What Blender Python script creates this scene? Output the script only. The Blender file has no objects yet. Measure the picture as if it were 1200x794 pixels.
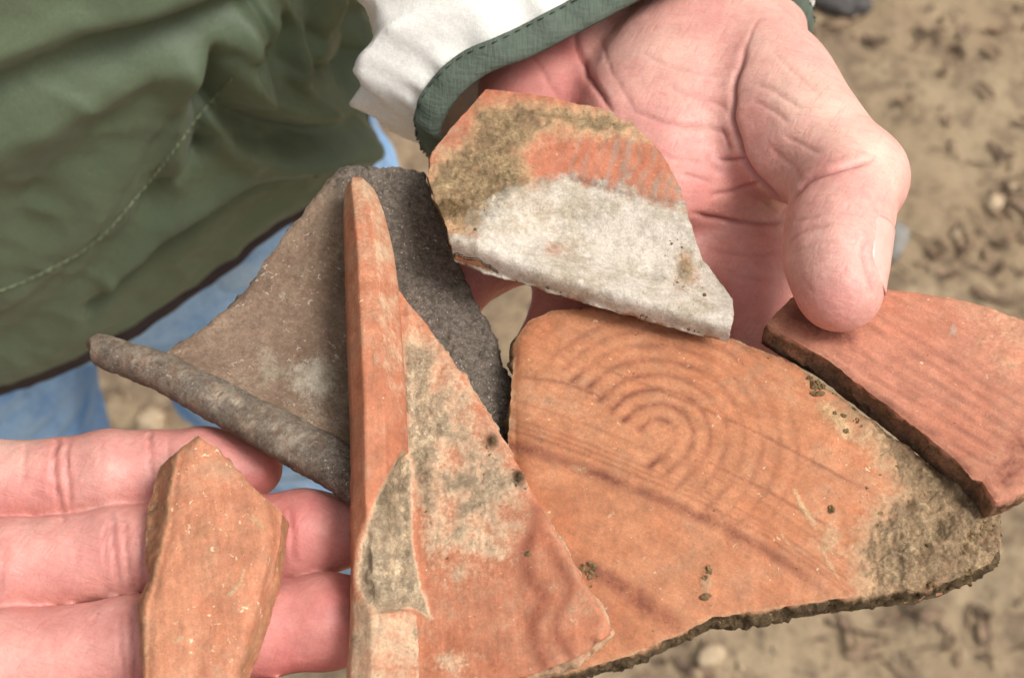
import bpy, bmesh, math, random
import numpy as np
from mathutils import Vector, Matrix
from mathutils.geometry import delaunay_2d_cdt

random.seed(4); rng = np.random.default_rng(4)
scene = bpy.context.scene
COL = scene.collection

# ------------------------------------------------------------------ camera, sky, sun, exposure
HC = 1.33                     # camera height (m)
PITCH = math.radians(60)      # looking down
F = 1563.0                    # focal length in pixels of the 1200 px wide photograph
cam_d = bpy.data.cameras.new('camera'); cam = bpy.data.objects.new('camera', cam_d); COL.objects.link(cam)
cam.location = (0, 0, HC); cam.rotation_euler = (math.radians(90) - PITCH, 0, 0)
cam_d.sensor_width = 36; cam_d.lens = 36 * F / 1200
cam_d.clip_start = 0.01; cam_d.clip_end = 500
cam_d.dof.use_dof = True; cam_d.dof.focus_distance = 0.292; cam_d.dof.aperture_fstop = cam_d.lens / 2.4
scene.camera = cam
scene.render.resolution_x = 1024; scene.render.resolution_y = 677

SUN_EL, SUN_AZ = math.radians(58), math.radians(100)     # azimuth measured from +Y towards +X
world = bpy.data.worlds.new('World'); scene.world = world; world.use_nodes = True
wn = world.node_tree; wn.nodes.clear()
sky = wn.nodes.new('ShaderNodeTexSky'); sky.sky_type = 'NISHITA'; sky.sun_disc = False
sky.sun_elevation = SUN_EL; sky.sun_rotation = SUN_AZ; sky.dust_density = 6; sky.ozone_density = 0.4; sky.air_density = 1.0
hs = wn.nodes.new('ShaderNodeHueSaturation'); hs.inputs['Saturation'].default_value = 0.22
bg = wn.nodes.new('ShaderNodeBackground'); bg.inputs[1].default_value = 0.125
wo = wn.nodes.new('ShaderNodeOutputWorld')
wn.links.new(sky.outputs[0], hs.inputs['Color']); wn.links.new(hs.outputs[0], bg.inputs[0]); wn.links.new(bg.outputs[0], wo.inputs[0])
sd = bpy.data.lights.new('sun', 'SUN'); sd.energy = 1.75; sd.angle = math.radians(22); sd.color = (1.0, 0.97, 0.93)
so = bpy.data.objects.new('sun', sd); COL.objects.link(so)
sdir = Vector((math.sin(SUN_AZ) * math.cos(SUN_EL), math.cos(SUN_AZ) * math.cos(SUN_EL), math.sin(SUN_EL)))
so.rotation_euler = sdir.to_track_quat('Z', 'Y').to_euler(); so.location = (1, 1, 4)
vs = scene.view_settings; vs.view_transform = 'Standard'; vs.look = 'None'; vs.gamma = 1; vs.use_curve_mapping = False
vs.exposure = 0.32

# ------------------------------------------------------------------ numeric helpers
ZP = HC - 0.2598              # height of the horizontal plane in which the sherds lie
CF = np.array([0, math.cos(PITCH), -math.sin(PITCH)]); CU = np.array([0, math.sin(PITCH), math.cos(PITCH)])
CPOS = np.array([0, 0, HC])

def at(px, py, h=0.0):
    """world point on the horizontal plane h metres above the sherd plane, seen at photo position px,py"""
    px, py, h = np.broadcast_arrays(np.asarray(px, float), np.asarray(py, float), np.asarray(h, float))
    x = (px - 600) / F; y = -(py - 397) / F
    dx = x; dy = CF[1] + y * CU[1]; dz = CF[2] + y * CU[2]
    t = (ZP + h - HC) / dz
    return np.stack([dx * t, dy * t, HC + dz * t], -1)

def proj(P):
    q = P - CPOS
    d = q @ CF
    return 600 + F * q[..., 0] / d, 397 - F * (q @ CU) / d

def _hash(ix, iy, iz, s):
    h = (ix * 374761393 + iy * 668265263 + iz * 2147483647 + s * 974634777) & 0xffffffff
    h = ((h ^ (h >> 13)) * 1274126177) & 0xffffffff
    h = h ^ (h >> 16)
    return h

def pnoise(P, seed=0):
    P = np.asarray(P, float)
    i = np.floor(P).astype(np.int64); f = P - i
    u = f * f * f * (f * (f * 6 - 15) + 10)
    out = 0
    for a in (0, 1):
        for b in (0, 1):
            for c in (0, 1):
                h = _hash(i[..., 0] + a, i[..., 1] + b, i[..., 2] + c, seed)
                g = np.stack([(h & 255) / 127.5 - 1, ((h >> 8) & 255) / 127.5 - 1, ((h >> 16) & 255) / 127.5 - 1], -1)
                d = (g * (f - np.array([a, b, c]))).sum(-1)
                w = (u[..., 0] if a else 1 - u[..., 0]) * (u[..., 1] if b else 1 - u[..., 1]) * (u[..., 2] if c else 1 - u[..., 2])
                out = out + w * d
    return out

def fbm(P, oct=4, seed=0, gain=0.5):
    s = 0; a = 1.0; P = np.asarray(P, float)
    for o in range(oct):
        s = s + a * pnoise(P * 2 ** o + 17.3 * o, seed + o); a *= gain
    return s

def p3(px, py, sc=1.0, z=0.0):
    return np.stack([px * sc, py * sc, np.zeros_like(px) + z], -1)

def sstep(a, b, x):
    t = np.clip((x - a) / (b - a), 0, 1); return t * t * (3 - 2 * t)

def polyd(px, py, pts):
    """distance to a polyline (photo units), and position along it 0..1"""
    pts = np.asarray(pts, float); best = np.full(np.shape(px), 1e9); tt = np.zeros(np.shape(px))
    L = np.r_[0, np.cumsum(np.hypot(*(pts[1:] - pts[:-1]).T))]
    for k in range(len(pts) - 1):
        a, b = pts[k], pts[k + 1]; ab = b - a; l2 = ab @ ab
        t = np.clip(((px - a[0]) * ab[0] + (py - a[1]) * ab[1]) / l2, 0, 1)
        d = np.hypot(px - a[0] - t * ab[0], py - a[1] - t * ab[1])
        m = d < best; best = np.where(m, d, best); tt = np.where(m, (L[k] + t * (L[k + 1] - L[k])) / L[-1], tt)
    return best, tt

def line(px, py, pts, w, fade=True):
    d, t = polyd(px, py, pts)
    m = np.exp(-(d / w) ** 2)
    if fade: m = m * np.clip(np.minimum(t, 1 - t) * 5 + 0.25, 0, 1)
    return m

def inside(px, py, poly):
    poly = np.asarray(poly, float); r = np.zeros(np.shape(px), bool); j = len(poly) - 1
    for i in range(len(poly)):
        xi, yi = poly[i]; xj, yj = poly[j]
        c = ((yi > py) != (yj > py)) & (px < (xj - xi) * (py - yi) / (yj - yi + 1e-12) + xi)
        r ^= c; j = i
    return r

def sdist(px, py, poly):
    poly = np.asarray(poly, float)
    d, _ = polyd(px, py, np.vstack([poly, poly[:1]]))
    return np.where(inside(px, py, poly), d, -d)

def area(px, py, poly, soft=10):
    return sstep(-soft, soft, sdist(px, py, poly))

def smooth_path(pts, step):
    """Catmull-Rom through rows of any width, resampled at about step in the first two columns"""
    P = np.asarray(pts, float); Q = np.vstack([2 * P[0] - P[1], P, 2 * P[-1] - P[-2]]); out = []
    for k in range(1, len(Q) - 2):
        n = max(1, int(round(np.linalg.norm(Q[k + 1][:2] - Q[k][:2]) / step)))
        for t in np.arange(n) / n:
            out.append(0.5 * (2 * Q[k] + (Q[k + 1] - Q[k - 1]) * t + (2 * Q[k - 1] - 5 * Q[k] + 4 * Q[k + 1] - Q[k + 2]) * t * t
                              + (3 * Q[k] - Q[k - 1] - 3 * Q[k + 1] + Q[k + 2]) * t ** 3))
    out.append(P[-1]); return np.array(out)

def smooth_loop(pts, step):
    P = np.asarray(pts, float); n = len(P); out = []
    for k in range(n):
        a, b, c, d = P[k - 1], P[k], P[(k + 1) % n], P[(k + 2) % n]
        m = max(1, int(round(np.linalg.norm((c - b)[:2]) / step)))
        for t in np.arange(m) / m:
            out.append(0.5 * (2 * b + (c - a) * t + (2 * a - 5 * b + 4 * c - d) * t * t + (3 * b - a - 3 * c + d) * t ** 3))
    return np.array(out)

# ------------------------------------------------------------------ objects
def empty(name, loc, label=None, cat=None, group=None):
    o = bpy.data.objects.new(name, None); COL.objects.link(o); o.location = loc; o.empty_display_size = 0.01
    if label: o['label'] = label
    if cat: o['category'] = cat
    if group: o['group'] = group
    return o

def mesh_obj(name, V, Fc, mat, parent=None, attrs=None, sharp=None, smooth=True, kind=None, origin=None):
    V = np.asarray(V, float)
    base = np.zeros(3)
    o_par = parent
    while o_par is not None:
        base = base + np.array(o_par.location); o_par = o_par.parent
    org = np.zeros(3) if parent is not None else (np.array(origin) if origin is not None else np.array([*V[:, :2].mean(0), V[:, 2].min()]))
    me = bpy.data.meshes.new(name)
    me.from_pydata((V - base - org).tolist(), [], Fc if isinstance(Fc, list) else Fc.tolist())
    if smooth: me.polygons.foreach_set('use_smooth', np.ones(len(me.polygons), bool))
    for k, v in (attrs or {}).items():
        a = me.attributes.new(k, 'FLOAT', 'POINT'); a.data.foreach_set('value', np.asarray(v, np.float32))
    if sharp:
        s = set(tuple(sorted(e)) for e in sharp)
        at_ = me.attributes.new('sharp_edge', 'BOOLEAN', 'EDGE')
        at_.data.foreach_set('value', np.array([tuple(sorted(e.vertices)) in s for e in me.edges], bool))
    me.validate(); me.update()
    if mat: me.materials.append(mat)
    o = bpy.data.objects.new(name, me); COL.objects.link(o)
    if parent is not None: o.parent = parent
    else: o.location = org
    if kind: o['kind'] = kind
    return o

# ------------------------------------------------------------------ materials
def lin(c):
    c = np.array(c, float) / 255
    v = np.where(c <= 0.04045, c / 12.92, ((c + 0.055) / 1.055) ** 2.4)
    return (*v, 1)

class NT:
    def __init__(s, name):
        s.m = bpy.data.materials.new(name); s.m.use_nodes = True; s.t = s.m.node_tree; s.t.nodes.clear()
        s.out = s.t.nodes.new('ShaderNodeOutputMaterial'); s.b = s.t.nodes.new('ShaderNodeBsdfPrincipled')
        s.t.links.new(s.b.outputs[0], s.out.inputs[0]); s.co = s.t.nodes.new('ShaderNodeTexCoord').outputs['Object']
    def put(s, inp, v):
        if v is None: return
        if isinstance(v, bpy.types.NodeSocket): s.t.links.new(v, inp)
        else: inp.default_value = v
    def attr(s, n):
        a = s.t.nodes.new('ShaderNodeAttribute'); a.attribute_name = n; return a.outputs['Fac']
    def noise(s, scale, detail=4, rough=0.6, co=None, dist=0.0):
        n = s.t.nodes.new('ShaderNodeTexNoise'); s.put(n.inputs['Vector'], co or s.co)
        n.inputs['Scale'].default_value = scale; n.inputs['Detail'].default_value = detail
        n.inputs['Roughness'].default_value = rough; n.inputs['Distortion'].default_value = dist
        return n.outputs['Fac']
    def voro(s, scale, feature='F1', out='Distance', co=None, rnd=1.0):
        n = s.t.nodes.new('ShaderNodeTexVoronoi'); n.feature = feature; s.put(n.inputs['Vector'], co or s.co)
        n.inputs['Scale'].default_value = scale; n.inputs['Randomness'].default_value = rnd
        return n.outputs[out]
    def scale(s, v, co=None):
        n = s.t.nodes.new('ShaderNodeMapping'); s.put(n.inputs['Vector'], co or s.co); n.inputs['Scale'].default_value = v
        return n.outputs[0]
    def rot(s, v, co=None):
        n = s.t.nodes.new('ShaderNodeMapping'); s.put(n.inputs['Vector'], co or s.co); n.inputs['Rotation'].default_value = v
        return n.outputs[0]
    def math(s, op, a, b=0.0, c=None):
        n = s.t.nodes.new('ShaderNodeMath'); n.operation = op; s.put(n.inputs[0], a); s.put(n.inputs[1], b)
        if c is not None: s.put(n.inputs[2], c)
        return n.outputs[0]
    def step(s, v, a, b, lo=0.0, hi=1.0):
        n = s.t.nodes.new('ShaderNodeMapRange'); n.interpolation_type = 'SMOOTHSTEP'; s.put(n.inputs[0], v)
        for k, x in zip((1, 2, 3, 4), (a, b, lo, hi)): n.inputs[k].default_value = x
        return n.outputs[0]
    def mix(s, f, a, b, mode='MIX'):
        n = s.t.nodes.new('ShaderNodeMix'); n.data_type = 'RGBA'; n.blend_type = mode
        s.put(n.inputs[0], f); s.put(n.inputs[6], a); s.put(n.inputs[7], b); return n.outputs[2]
    def bump(s, h, strength, dist, prev=None):
        n = s.t.nodes.new('ShaderNodeBump'); n.inputs['Strength'].default_value = strength; n.inputs['Distance'].default_value = dist
        s.put(n.inputs['Height'], h)
        if prev is not None: s.put(n.inputs['Normal'], prev)
        return n.outputs[0]
    def grain(s, c, noise, a, b, lo, hi):
        v = s.step(noise, a, b, lo, hi); cc = s.t.nodes.new('ShaderNodeCombineColor')
        for k in range(3): s.put(cc.inputs[k], v)
        return s.mix(1.0, c, cc.outputs[0], 'MULTIPLY')
    def edge(s, name, noise, k=0.9, lo=0.4, hi=0.6):
        """attribute mask whose border is broken up by noise"""
        v = s.math('ADD', s.attr(name), s.math('MULTIPLY', s.math('SUBTRACT', noise, 0.5), k))
        return s.step(v, lo, hi)
    def done(s, color, rough=0.8, normal=None, spec=0.3):
        s.put(s.b.inputs['Base Color'], color); s.put(s.b.inputs['Roughness'], rough)
        s.b.inputs['Specular IOR Level'].default_value = spec
        s.put(s.b.inputs['Normal'], normal); return s.m

def clay(name, base, base2, paint, dirt, white=(206, 198, 184), soil=(96, 78, 56), speck=0.5, grit=1.0, speck_col=(226, 205, 172), rough=0.72, film=0.35, opaque=0.9, wheel=0.6):
    n = NT(name); A = np.array
    big = n.noise(55, 5, 0.6); mid = n.noise(240, 6, 0.7); fine = n.noise(1400, 5, 0.75); gr = n.noise(3200, 3, 0.7)
    brk = n.math('ADD', n.math('MULTIPLY', n.noise(230, 6, 0.72), 0.55), n.math('MULTIPLY', n.noise(1250, 5, 0.78), 0.45))
    streak = n.noise(620, 5, 0.7, n.scale((0.05, 1, 1), n.rot((0, 0, wheel))))
    c = n.mix(n.step(big, 0.33, 0.66), lin(base), lin(base2))
    c = n.mix(n.step(mid, 0.35, 0.72, 0, 0.55), c, lin(A(base) * A([0.86, 0.82, 0.80])))
    c = n.mix(n.step(streak, 0.45, 0.68, 0, 0.30), c, lin(np.minimum(A(base2) * A([1.08, 1.13, 1.16]), 255)))
    c = n.grain(c, streak, 0.34, 0.62, 0.94, 1.03)
    c = n.mix(n.step(fine, 0.50, 0.74, 0, 0.45), c, lin(A(base) * A([0.76, 0.70, 0.66])))
    # thin dusty film left by the soil
    fm = n.math('MULTIPLY', n.step(n.noise(48, 6, 0.7, None, 0.6), 0.40, 0.68), n.step(brk, 0.36, 0.62))
    c = n.mix(n.math('MULTIPLY', fm, film), c, lin(A(base) * 0.35 + A([208, 186, 156]) * 0.65))
    # pale inclusions of uneven size and shape, dark pits
    wsp = n.math('MULTIPLY', n.step(n.noise(760, 2, 0.5, None, 0.8), 0.72 - 0.05 * speck, 0.76 - 0.05 * speck), n.step(n.noise(60, 3), 0.36, 0.56))
    c = n.mix(n.math('MULTIPLY', wsp, 0.85), c, lin(speck_col))
    pit = n.step(n.noise(620, 2, 0.5, n.scale((1, 1.2, 1)), 0.5), 0.265, 0.235)
    c = n.mix(n.math('MULTIPLY', pit, 0.6), c, lin(A(base) * 0.42))
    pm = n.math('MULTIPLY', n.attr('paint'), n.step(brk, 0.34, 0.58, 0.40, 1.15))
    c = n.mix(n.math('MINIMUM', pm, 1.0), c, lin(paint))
    c = n.grain(c, n.noise(150, 6, 0.75), 0.34, 0.66, 0.86, 1.09)
    c = n.grain(c, n.noise(820, 6, 0.8), 0.34, 0.66, 1 - 0.10 * grit, 1 + 0.07 * grit)
    c = n.grain(c, n.noise(2300, 3, 0.7), 0.34, 0.66, 0.93, 1.05)
    # soil: a thin film where it is sparse, caked where it is thick
    da = n.attr('dirt'); dn = n.math('ADD', da, n.math('MULTIPLY', n.math('SUBTRACT', brk, 0.5), 2.4))
    filmd = n.math('MULTIPLY', n.step(dn, 0.08, 0.80), 0.86 * opaque); cake = n.math('MULTIPLY', n.step(dn, 0.66, 1.15), opaque)
    dcol = n.mix(n.step(n.noise(160, 6, 0.75), 0.38, 0.62), lin(A(dirt) * 0.84), lin(np.minimum(A(dirt) * 1.12, 255)))
    dcol = n.grain(dcol, n.noise(620, 6, 0.85), 0.32, 0.68, 0.58, 1.30)
    dcol = n.grain(dcol, n.noise(2100, 4, 0.75), 0.34, 0.66, 0.72, 1.20)
    c = n.mix(filmd, c, n.mix(0.35, dcol, lin(np.minimum(A(dirt) * 1.15, 255))))
    c = n.mix(cake, c, dcol)
    wn_ = n.math('ADD', n.attr('white'), n.math('MULTIPLY', n.math('SUBTRACT', brk, 0.5), 2.2))
    wm = n.math('MULTIPLY', n.step(wn_, 0.15, 0.85), 0.93)
    wcol = n.mix(n.step(n.noise(75, 6, 0.72), 0.38, 0.60), lin(A(white) * A([0.84, 0.82, 0.77])), lin(white))
    wcol = n.grain(wcol, n.noise(700, 6, 0.82), 0.33, 0.67, 0.78, 1.12)
    wcol = n.grain(wcol, n.noise(2200, 3, 0.75), 0.34, 0.66, 0.85, 1.08)
    c = n.mix(wm, c, wcol)
    sm = n.edge('soil', brk, 2.2, 0.15, 0.80)
    scol = n.grain(lin(soil), n.noise(650, 6, 0.85), 0.32, 0.68, 0.50, 1.45)
    scol = n.grain(scol, n.noise(2200, 4, 0.75), 0.34, 0.66, 0.70, 1.25)
    scol = n.mix(n.step(n.noise(1500, 2, 0.6), 0.66, 0.71, 0, 0.8), scol, lin(np.minimum(A(soil) * 1.9, 255)))
    c = n.mix(sm, c, scol)
    dm = cake
    hgt = n.math('ADD', n.math('MULTIPLY', fine, 0.5), n.math('MULTIPLY', gr, 0.3))
    hgt = n.math('ADD', hgt, n.math('MULTIPLY', mid, 0.5)); hgt = n.math('ADD', hgt, n.math('MULTIPLY', streak, 0.5))
    hgt = n.math('SUBTRACT', hgt, n.math('MULTIPLY', pit, 0.5))
    nb = n.bump(hgt, 0.6 * grit, 0.0006)
    rg = n.math('MAXIMUM', dm, n.math('MAXIMUM', sm, n.math('MULTIPLY', wm, 0.35)))
    nb = n.bump(n.math('MULTIPLY', rg, n.math('ADD', n.noise(520, 6, 0.85), 0.2)), 0.8, 0.0009, nb)
    ro = n.math('ADD', rough, n.math('MULTIPLY', rg, 0.25))
    return n.done(c, ro, nb, 0.28)

def skin_mat():
    n = NT('skin')
    blot = n.noise(45, 4, 0.6); fine = n.noise(420, 5, 0.65)
    c = n.mix(n.step(blot, 0.35, 0.68), lin((220, 170, 156)), lin((211, 149, 138)))
    c = n.mix(n.step(fine, 0.4, 0.75, 0, 0.3), c, lin((196, 122, 114)))
    c = n.mix(n.attr('red'), c, lin((196, 116, 110)))
    c = n.mix(n.attr('pale'), c, lin((228, 186, 168)))
    c = n.grain(c, n.noise(120, 5, 0.7), 0.34, 0.66, 0.92, 1.05)
    c = n.grain(c, n.noise(1500, 3, 0.7), 0.34, 0.66, 0.95, 1.04)
    c = n.mix(n.math('MULTIPLY', n.attr('crease'), 0.6), c, lin((152, 76, 72)))
    sp = n.math('MULTIPLY', n.step(n.voro(210), 0.035, 0.09, 1, 0), n.step(n.noise(70, 2), 0.52, 0.62))
    c = n.mix(n.math('MULTIPLY', sp, 0.55), c, lin((120, 85, 70)))
    gm = n.edge('grime_shade', n.noise(380, 5, 0.7), 0.9, 0.45, 0.75)  # grime, together with shade painted on the fingers
    c = n.mix(n.math('MULTIPLY', gm, 0.5), c, lin((140, 100, 78)))
    l1 = n.noise(900, 3, 0.6, n.scale((1.0, 0.16, 0.6), n.rot((0, 0, 0.5)))); l2 = n.noise(900, 3, 0.6, n.scale((0.16, 1.0, 0.6), n.rot((0, 0, 0.3))))
    h = n.math('ADD', n.math('MINIMUM', l1, l2), n.math('MULTIPLY', n.noise(1800, 3, 0.6), 0.25))
    nb = n.bump(h, 0.45, 0.0006)
    ridg = n.noise(170, 4, 0.6, n.scale((1.0, 0.3, 1), n.rot((0, 0, 0.35))))
    nb = n.bump(ridg, 0.22, 0.0012, nb)
    c = n.mix(n.step(h, 0.42, 0.58, 0.22, 0), c, lin((190, 112, 104)))
    n.b.inputs['Subsurface Weight'].default_value = 0.35
    n.b.inputs['Subsurface Radius'].default_value = (1.0, 0.35, 0.2)
    n.b.inputs['Subsurface Scale'].default_value = 0.0028
    return n.done(c, n.step(n.noise(500, 3), 0.3, 0.7, 0.42, 0.6), nb, 0.42)

def fabric(name, a, b, rough=0.7, weave=2200, bump=0.25, sheen=0.0, spec=0.25):
    n = NT(name)
    big = n.noise(18, 4, 0.6); c = n.mix(n.step(big, 0.35, 0.7), lin(a), lin(b))
    c = n.mix(n.step(n.noise(260, 4, 0.7), 0.5, 0.8, 0, 0.25), c, lin(np.array(a) * 0.75))
    wx = n.noise(weave, 2, 0.5, n.scale((1, 0.15, 0.15))); wz = n.noise(weave, 2, 0.5, n.scale((0.15, 0.15, 1)))
    h = n.math('ADD', wx, wz)
    c = n.mix(n.step(h, 0.85, 1.15, 0, 0.22), c, lin(np.array(a) * 0.6))
    nb = n.bump(h, bump, 0.0005)
    nb = n.bump(n.noise(70, 4, 0.55), 0.25, 0.004, nb)
    n.b.inputs['Sheen Weight'].default_value = sheen
    return n.done(c, rough, nb, spec)

def denim_mat():
    n = NT('denim')
    big = n.noise(26, 5, 0.65); c = n.mix(n.step(big, 0.3, 0.7), lin((112, 160, 212)), lin((172, 206, 238)))
    c = n.mix(n.step(n.noise(110, 5, 0.7, n.scale((1, 1, 0.35))), 0.45, 0.8, 0, 0.6), c, lin((78, 126, 184)))
    c = n.mix(n.step(n.attr('fold'), 0.1, 1.0, 0, 0.55), c, lin((182, 208, 230)))
    tw = n.noise(1500, 2, 0.5, n.scale((1, 1, 0.2), n.rot((0, 0.6, 0))))
    c = n.mix(n.step(tw, 0.45, 0.7, 0, 0.45), c, lin((196, 214, 230)))
    return n.done(c, 0.85, n.bump(tw, 0.35, 0.0006), 0.15)

def soil_mat(name, a, b, dark):
    n = NT(name)
    c = n.mix(n.step(n.noise(5, 5, 0.6), 0.32, 0.68), lin(a), lin(b))
    c = n.mix(n.step(n.noise(9, 6, 0.75, None, 0.5), 0.47, 0.62, 0, 0.85), c, lin(dark))
    c = n.mix(n.step(n.noise(30, 6, 0.75), 0.5, 0.66, 0, 0.7), c, lin(np.array(dark) * 0.9))
    c = n.mix(n.step(n.noise(60, 5, 0.75), 0.5, 0.75, 0, 0.6), c, lin(np.array(dark) * 0.85))
    c = n.mix(n.step(n.voro(48), 0.10, 0.22, 0.7, 0), c, lin((205, 184, 154)))
    c = n.mix(n.step(n.noise(320, 3, 0.7), 0.55, 0.8, 0, 0.5), c, lin((200, 178, 146)))
    h = n.math('ADD', n.noise(60, 6, 0.7), n.math('MULTIPLY', n.noise(240, 4, 0.7), 0.4))
    return n.done(c, 0.95, n.bump(h, 0.8, 0.02), 0.1)

def plain(name, col, rough=0.8, col2=None, sc=200, bump=0.3, dist=0.001, spec=0.3):
    n = NT(name); col2 = col2 if col2 is not None else np.array(col) * 0.78
    nz = n.noise(sc, 5, 0.65)
    return n.done(n.mix(n.step(nz, 0.35, 0.68), lin(col), lin(col2)), rough, n.bump(nz, bump, dist), spec)

M = {}
M['skin'] = skin_mat()
M['denim'] = denim_mat()
M['jacket'] = fabric('olive_cloth', (96, 109, 84), (86, 99, 76), 0.52, 4500, 0.2, 0.1, 0.35)
M['lining'] = fabric('white_lining', (230, 226, 218), (222, 218, 208), 0.55, 6000, 0.1)
M['binding'] = fabric('green_binding', (92, 102, 90), (82, 92, 80), 0.85, 1600, 0.6)
M['hem'] = fabric('dark_hem', (58, 48, 54), (66, 58, 56), 0.85, 1600, 0.4)
M['thread'] = plain('dark_thread', (48, 56, 46)); M['pale_thread'] = plain('pale_thread', (140, 152, 120))
M['ground'] = soil_mat('dry_soil', (200, 176, 142), (186, 160, 128), (146, 124, 102))
M['crumb'] = plain('soil_crumb', (138, 114, 82), 0.95, (96, 78, 54), 500, 0.8, 0.001, 0.1)
M['nail'] = plain('fingernail', (224, 176, 162), 0.3, (216, 164, 152), 300, 0.15, 0.0004, 0.5)

# ------------------------------------------------------------------ ground
def make_ground():
    s = np.linspace(-1, 1, 361); sx = np.sinh(s * 6.2) / np.sinh(6.2) * 160
    gx = np.sign(s) * (np.abs(s) * 1.8 + np.abs(s) ** 9 * 160)
    X, Y = np.meshgrid(gx + 0.0, gx + 1.0, indexing='ij')
    near = np.exp(-((X / 3) ** 2 + ((Y - 1) / 3) ** 2))
    P = np.stack([X, Y, 0 * X], -1)
    Z = (fbm(P * 3, 5, 3) * 0.035 + fbm(P * 22, 4, 9) * 0.010) * near
    V = np.stack([X, Y, Z], -1).reshape(-1, 3); n = len(s); I = np.arange(n * n).reshape(n, n)
    Q = np.stack([I[:-1, :-1], I[1:, :-1], I[1:, 1:], I[:-1, 1:]], -1).reshape(-1, 4)
    o = mesh_obj('ground', V, Q, M['ground'], origin=(0, 0, 0)); o['kind'] = 'structure'
    return o

def gz(x, y):
    P = np.array([[x, y, 0.0]]); near = math.exp(-((x / 3) ** 2 + ((y - 1) / 3) ** 2))
    return float((fbm(P * 3, 5, 3) * 0.035 + fbm(P * 22, 4, 9) * 0.010)[0] * near)

def ico(sub=2):
    bm = bmesh.new(); bmesh.ops.create_icosphere(bm, subdivisions=sub, radius=1)
    V = np.array([v.co[:] for v in bm.verts]); Fc = np.array([[v.index for v in f.verts] for f in bm.faces]); bm.free()
    return V, Fc

ICO1, ICO2, ICO3 = ico(1), ico(2), ico(4)

def ground_at(px, py):
    x = (px - 600) / F; y = -(py - 397) / F
    d = np.array([x, CF[1] + y * CU[1], CF[2] + y * CU[2]]); t = -HC / d[2]
    p = CPOS + d * t
    return p[0], p[1]

def make_stone(name, px, py, size, mat, label, cat, rz=0.0, group=None, seed=1):
    x, y = ground_at(px, py); z = gz(x, y)
    V = ICO3[0].copy(); V = V * (1 + 0.35 * fbm(V * 1.3, 3, seed))[:, None]
    V = np.sign(V) * np.abs(V) ** 0.85 * np.array(size)
    c, s = math.cos(rz), math.sin(rz); V = V @ np.array([[c, s, 0], [-s, c, 0], [0, 0, 1]])
    V = V + np.array([x, y, z + size[2] * 0.45])
    o = mesh_obj(name, V, ICO3[1], mat)
    o['label'] = label; o['category'] = cat
    if group: o['group'] = group
    return o

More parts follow.
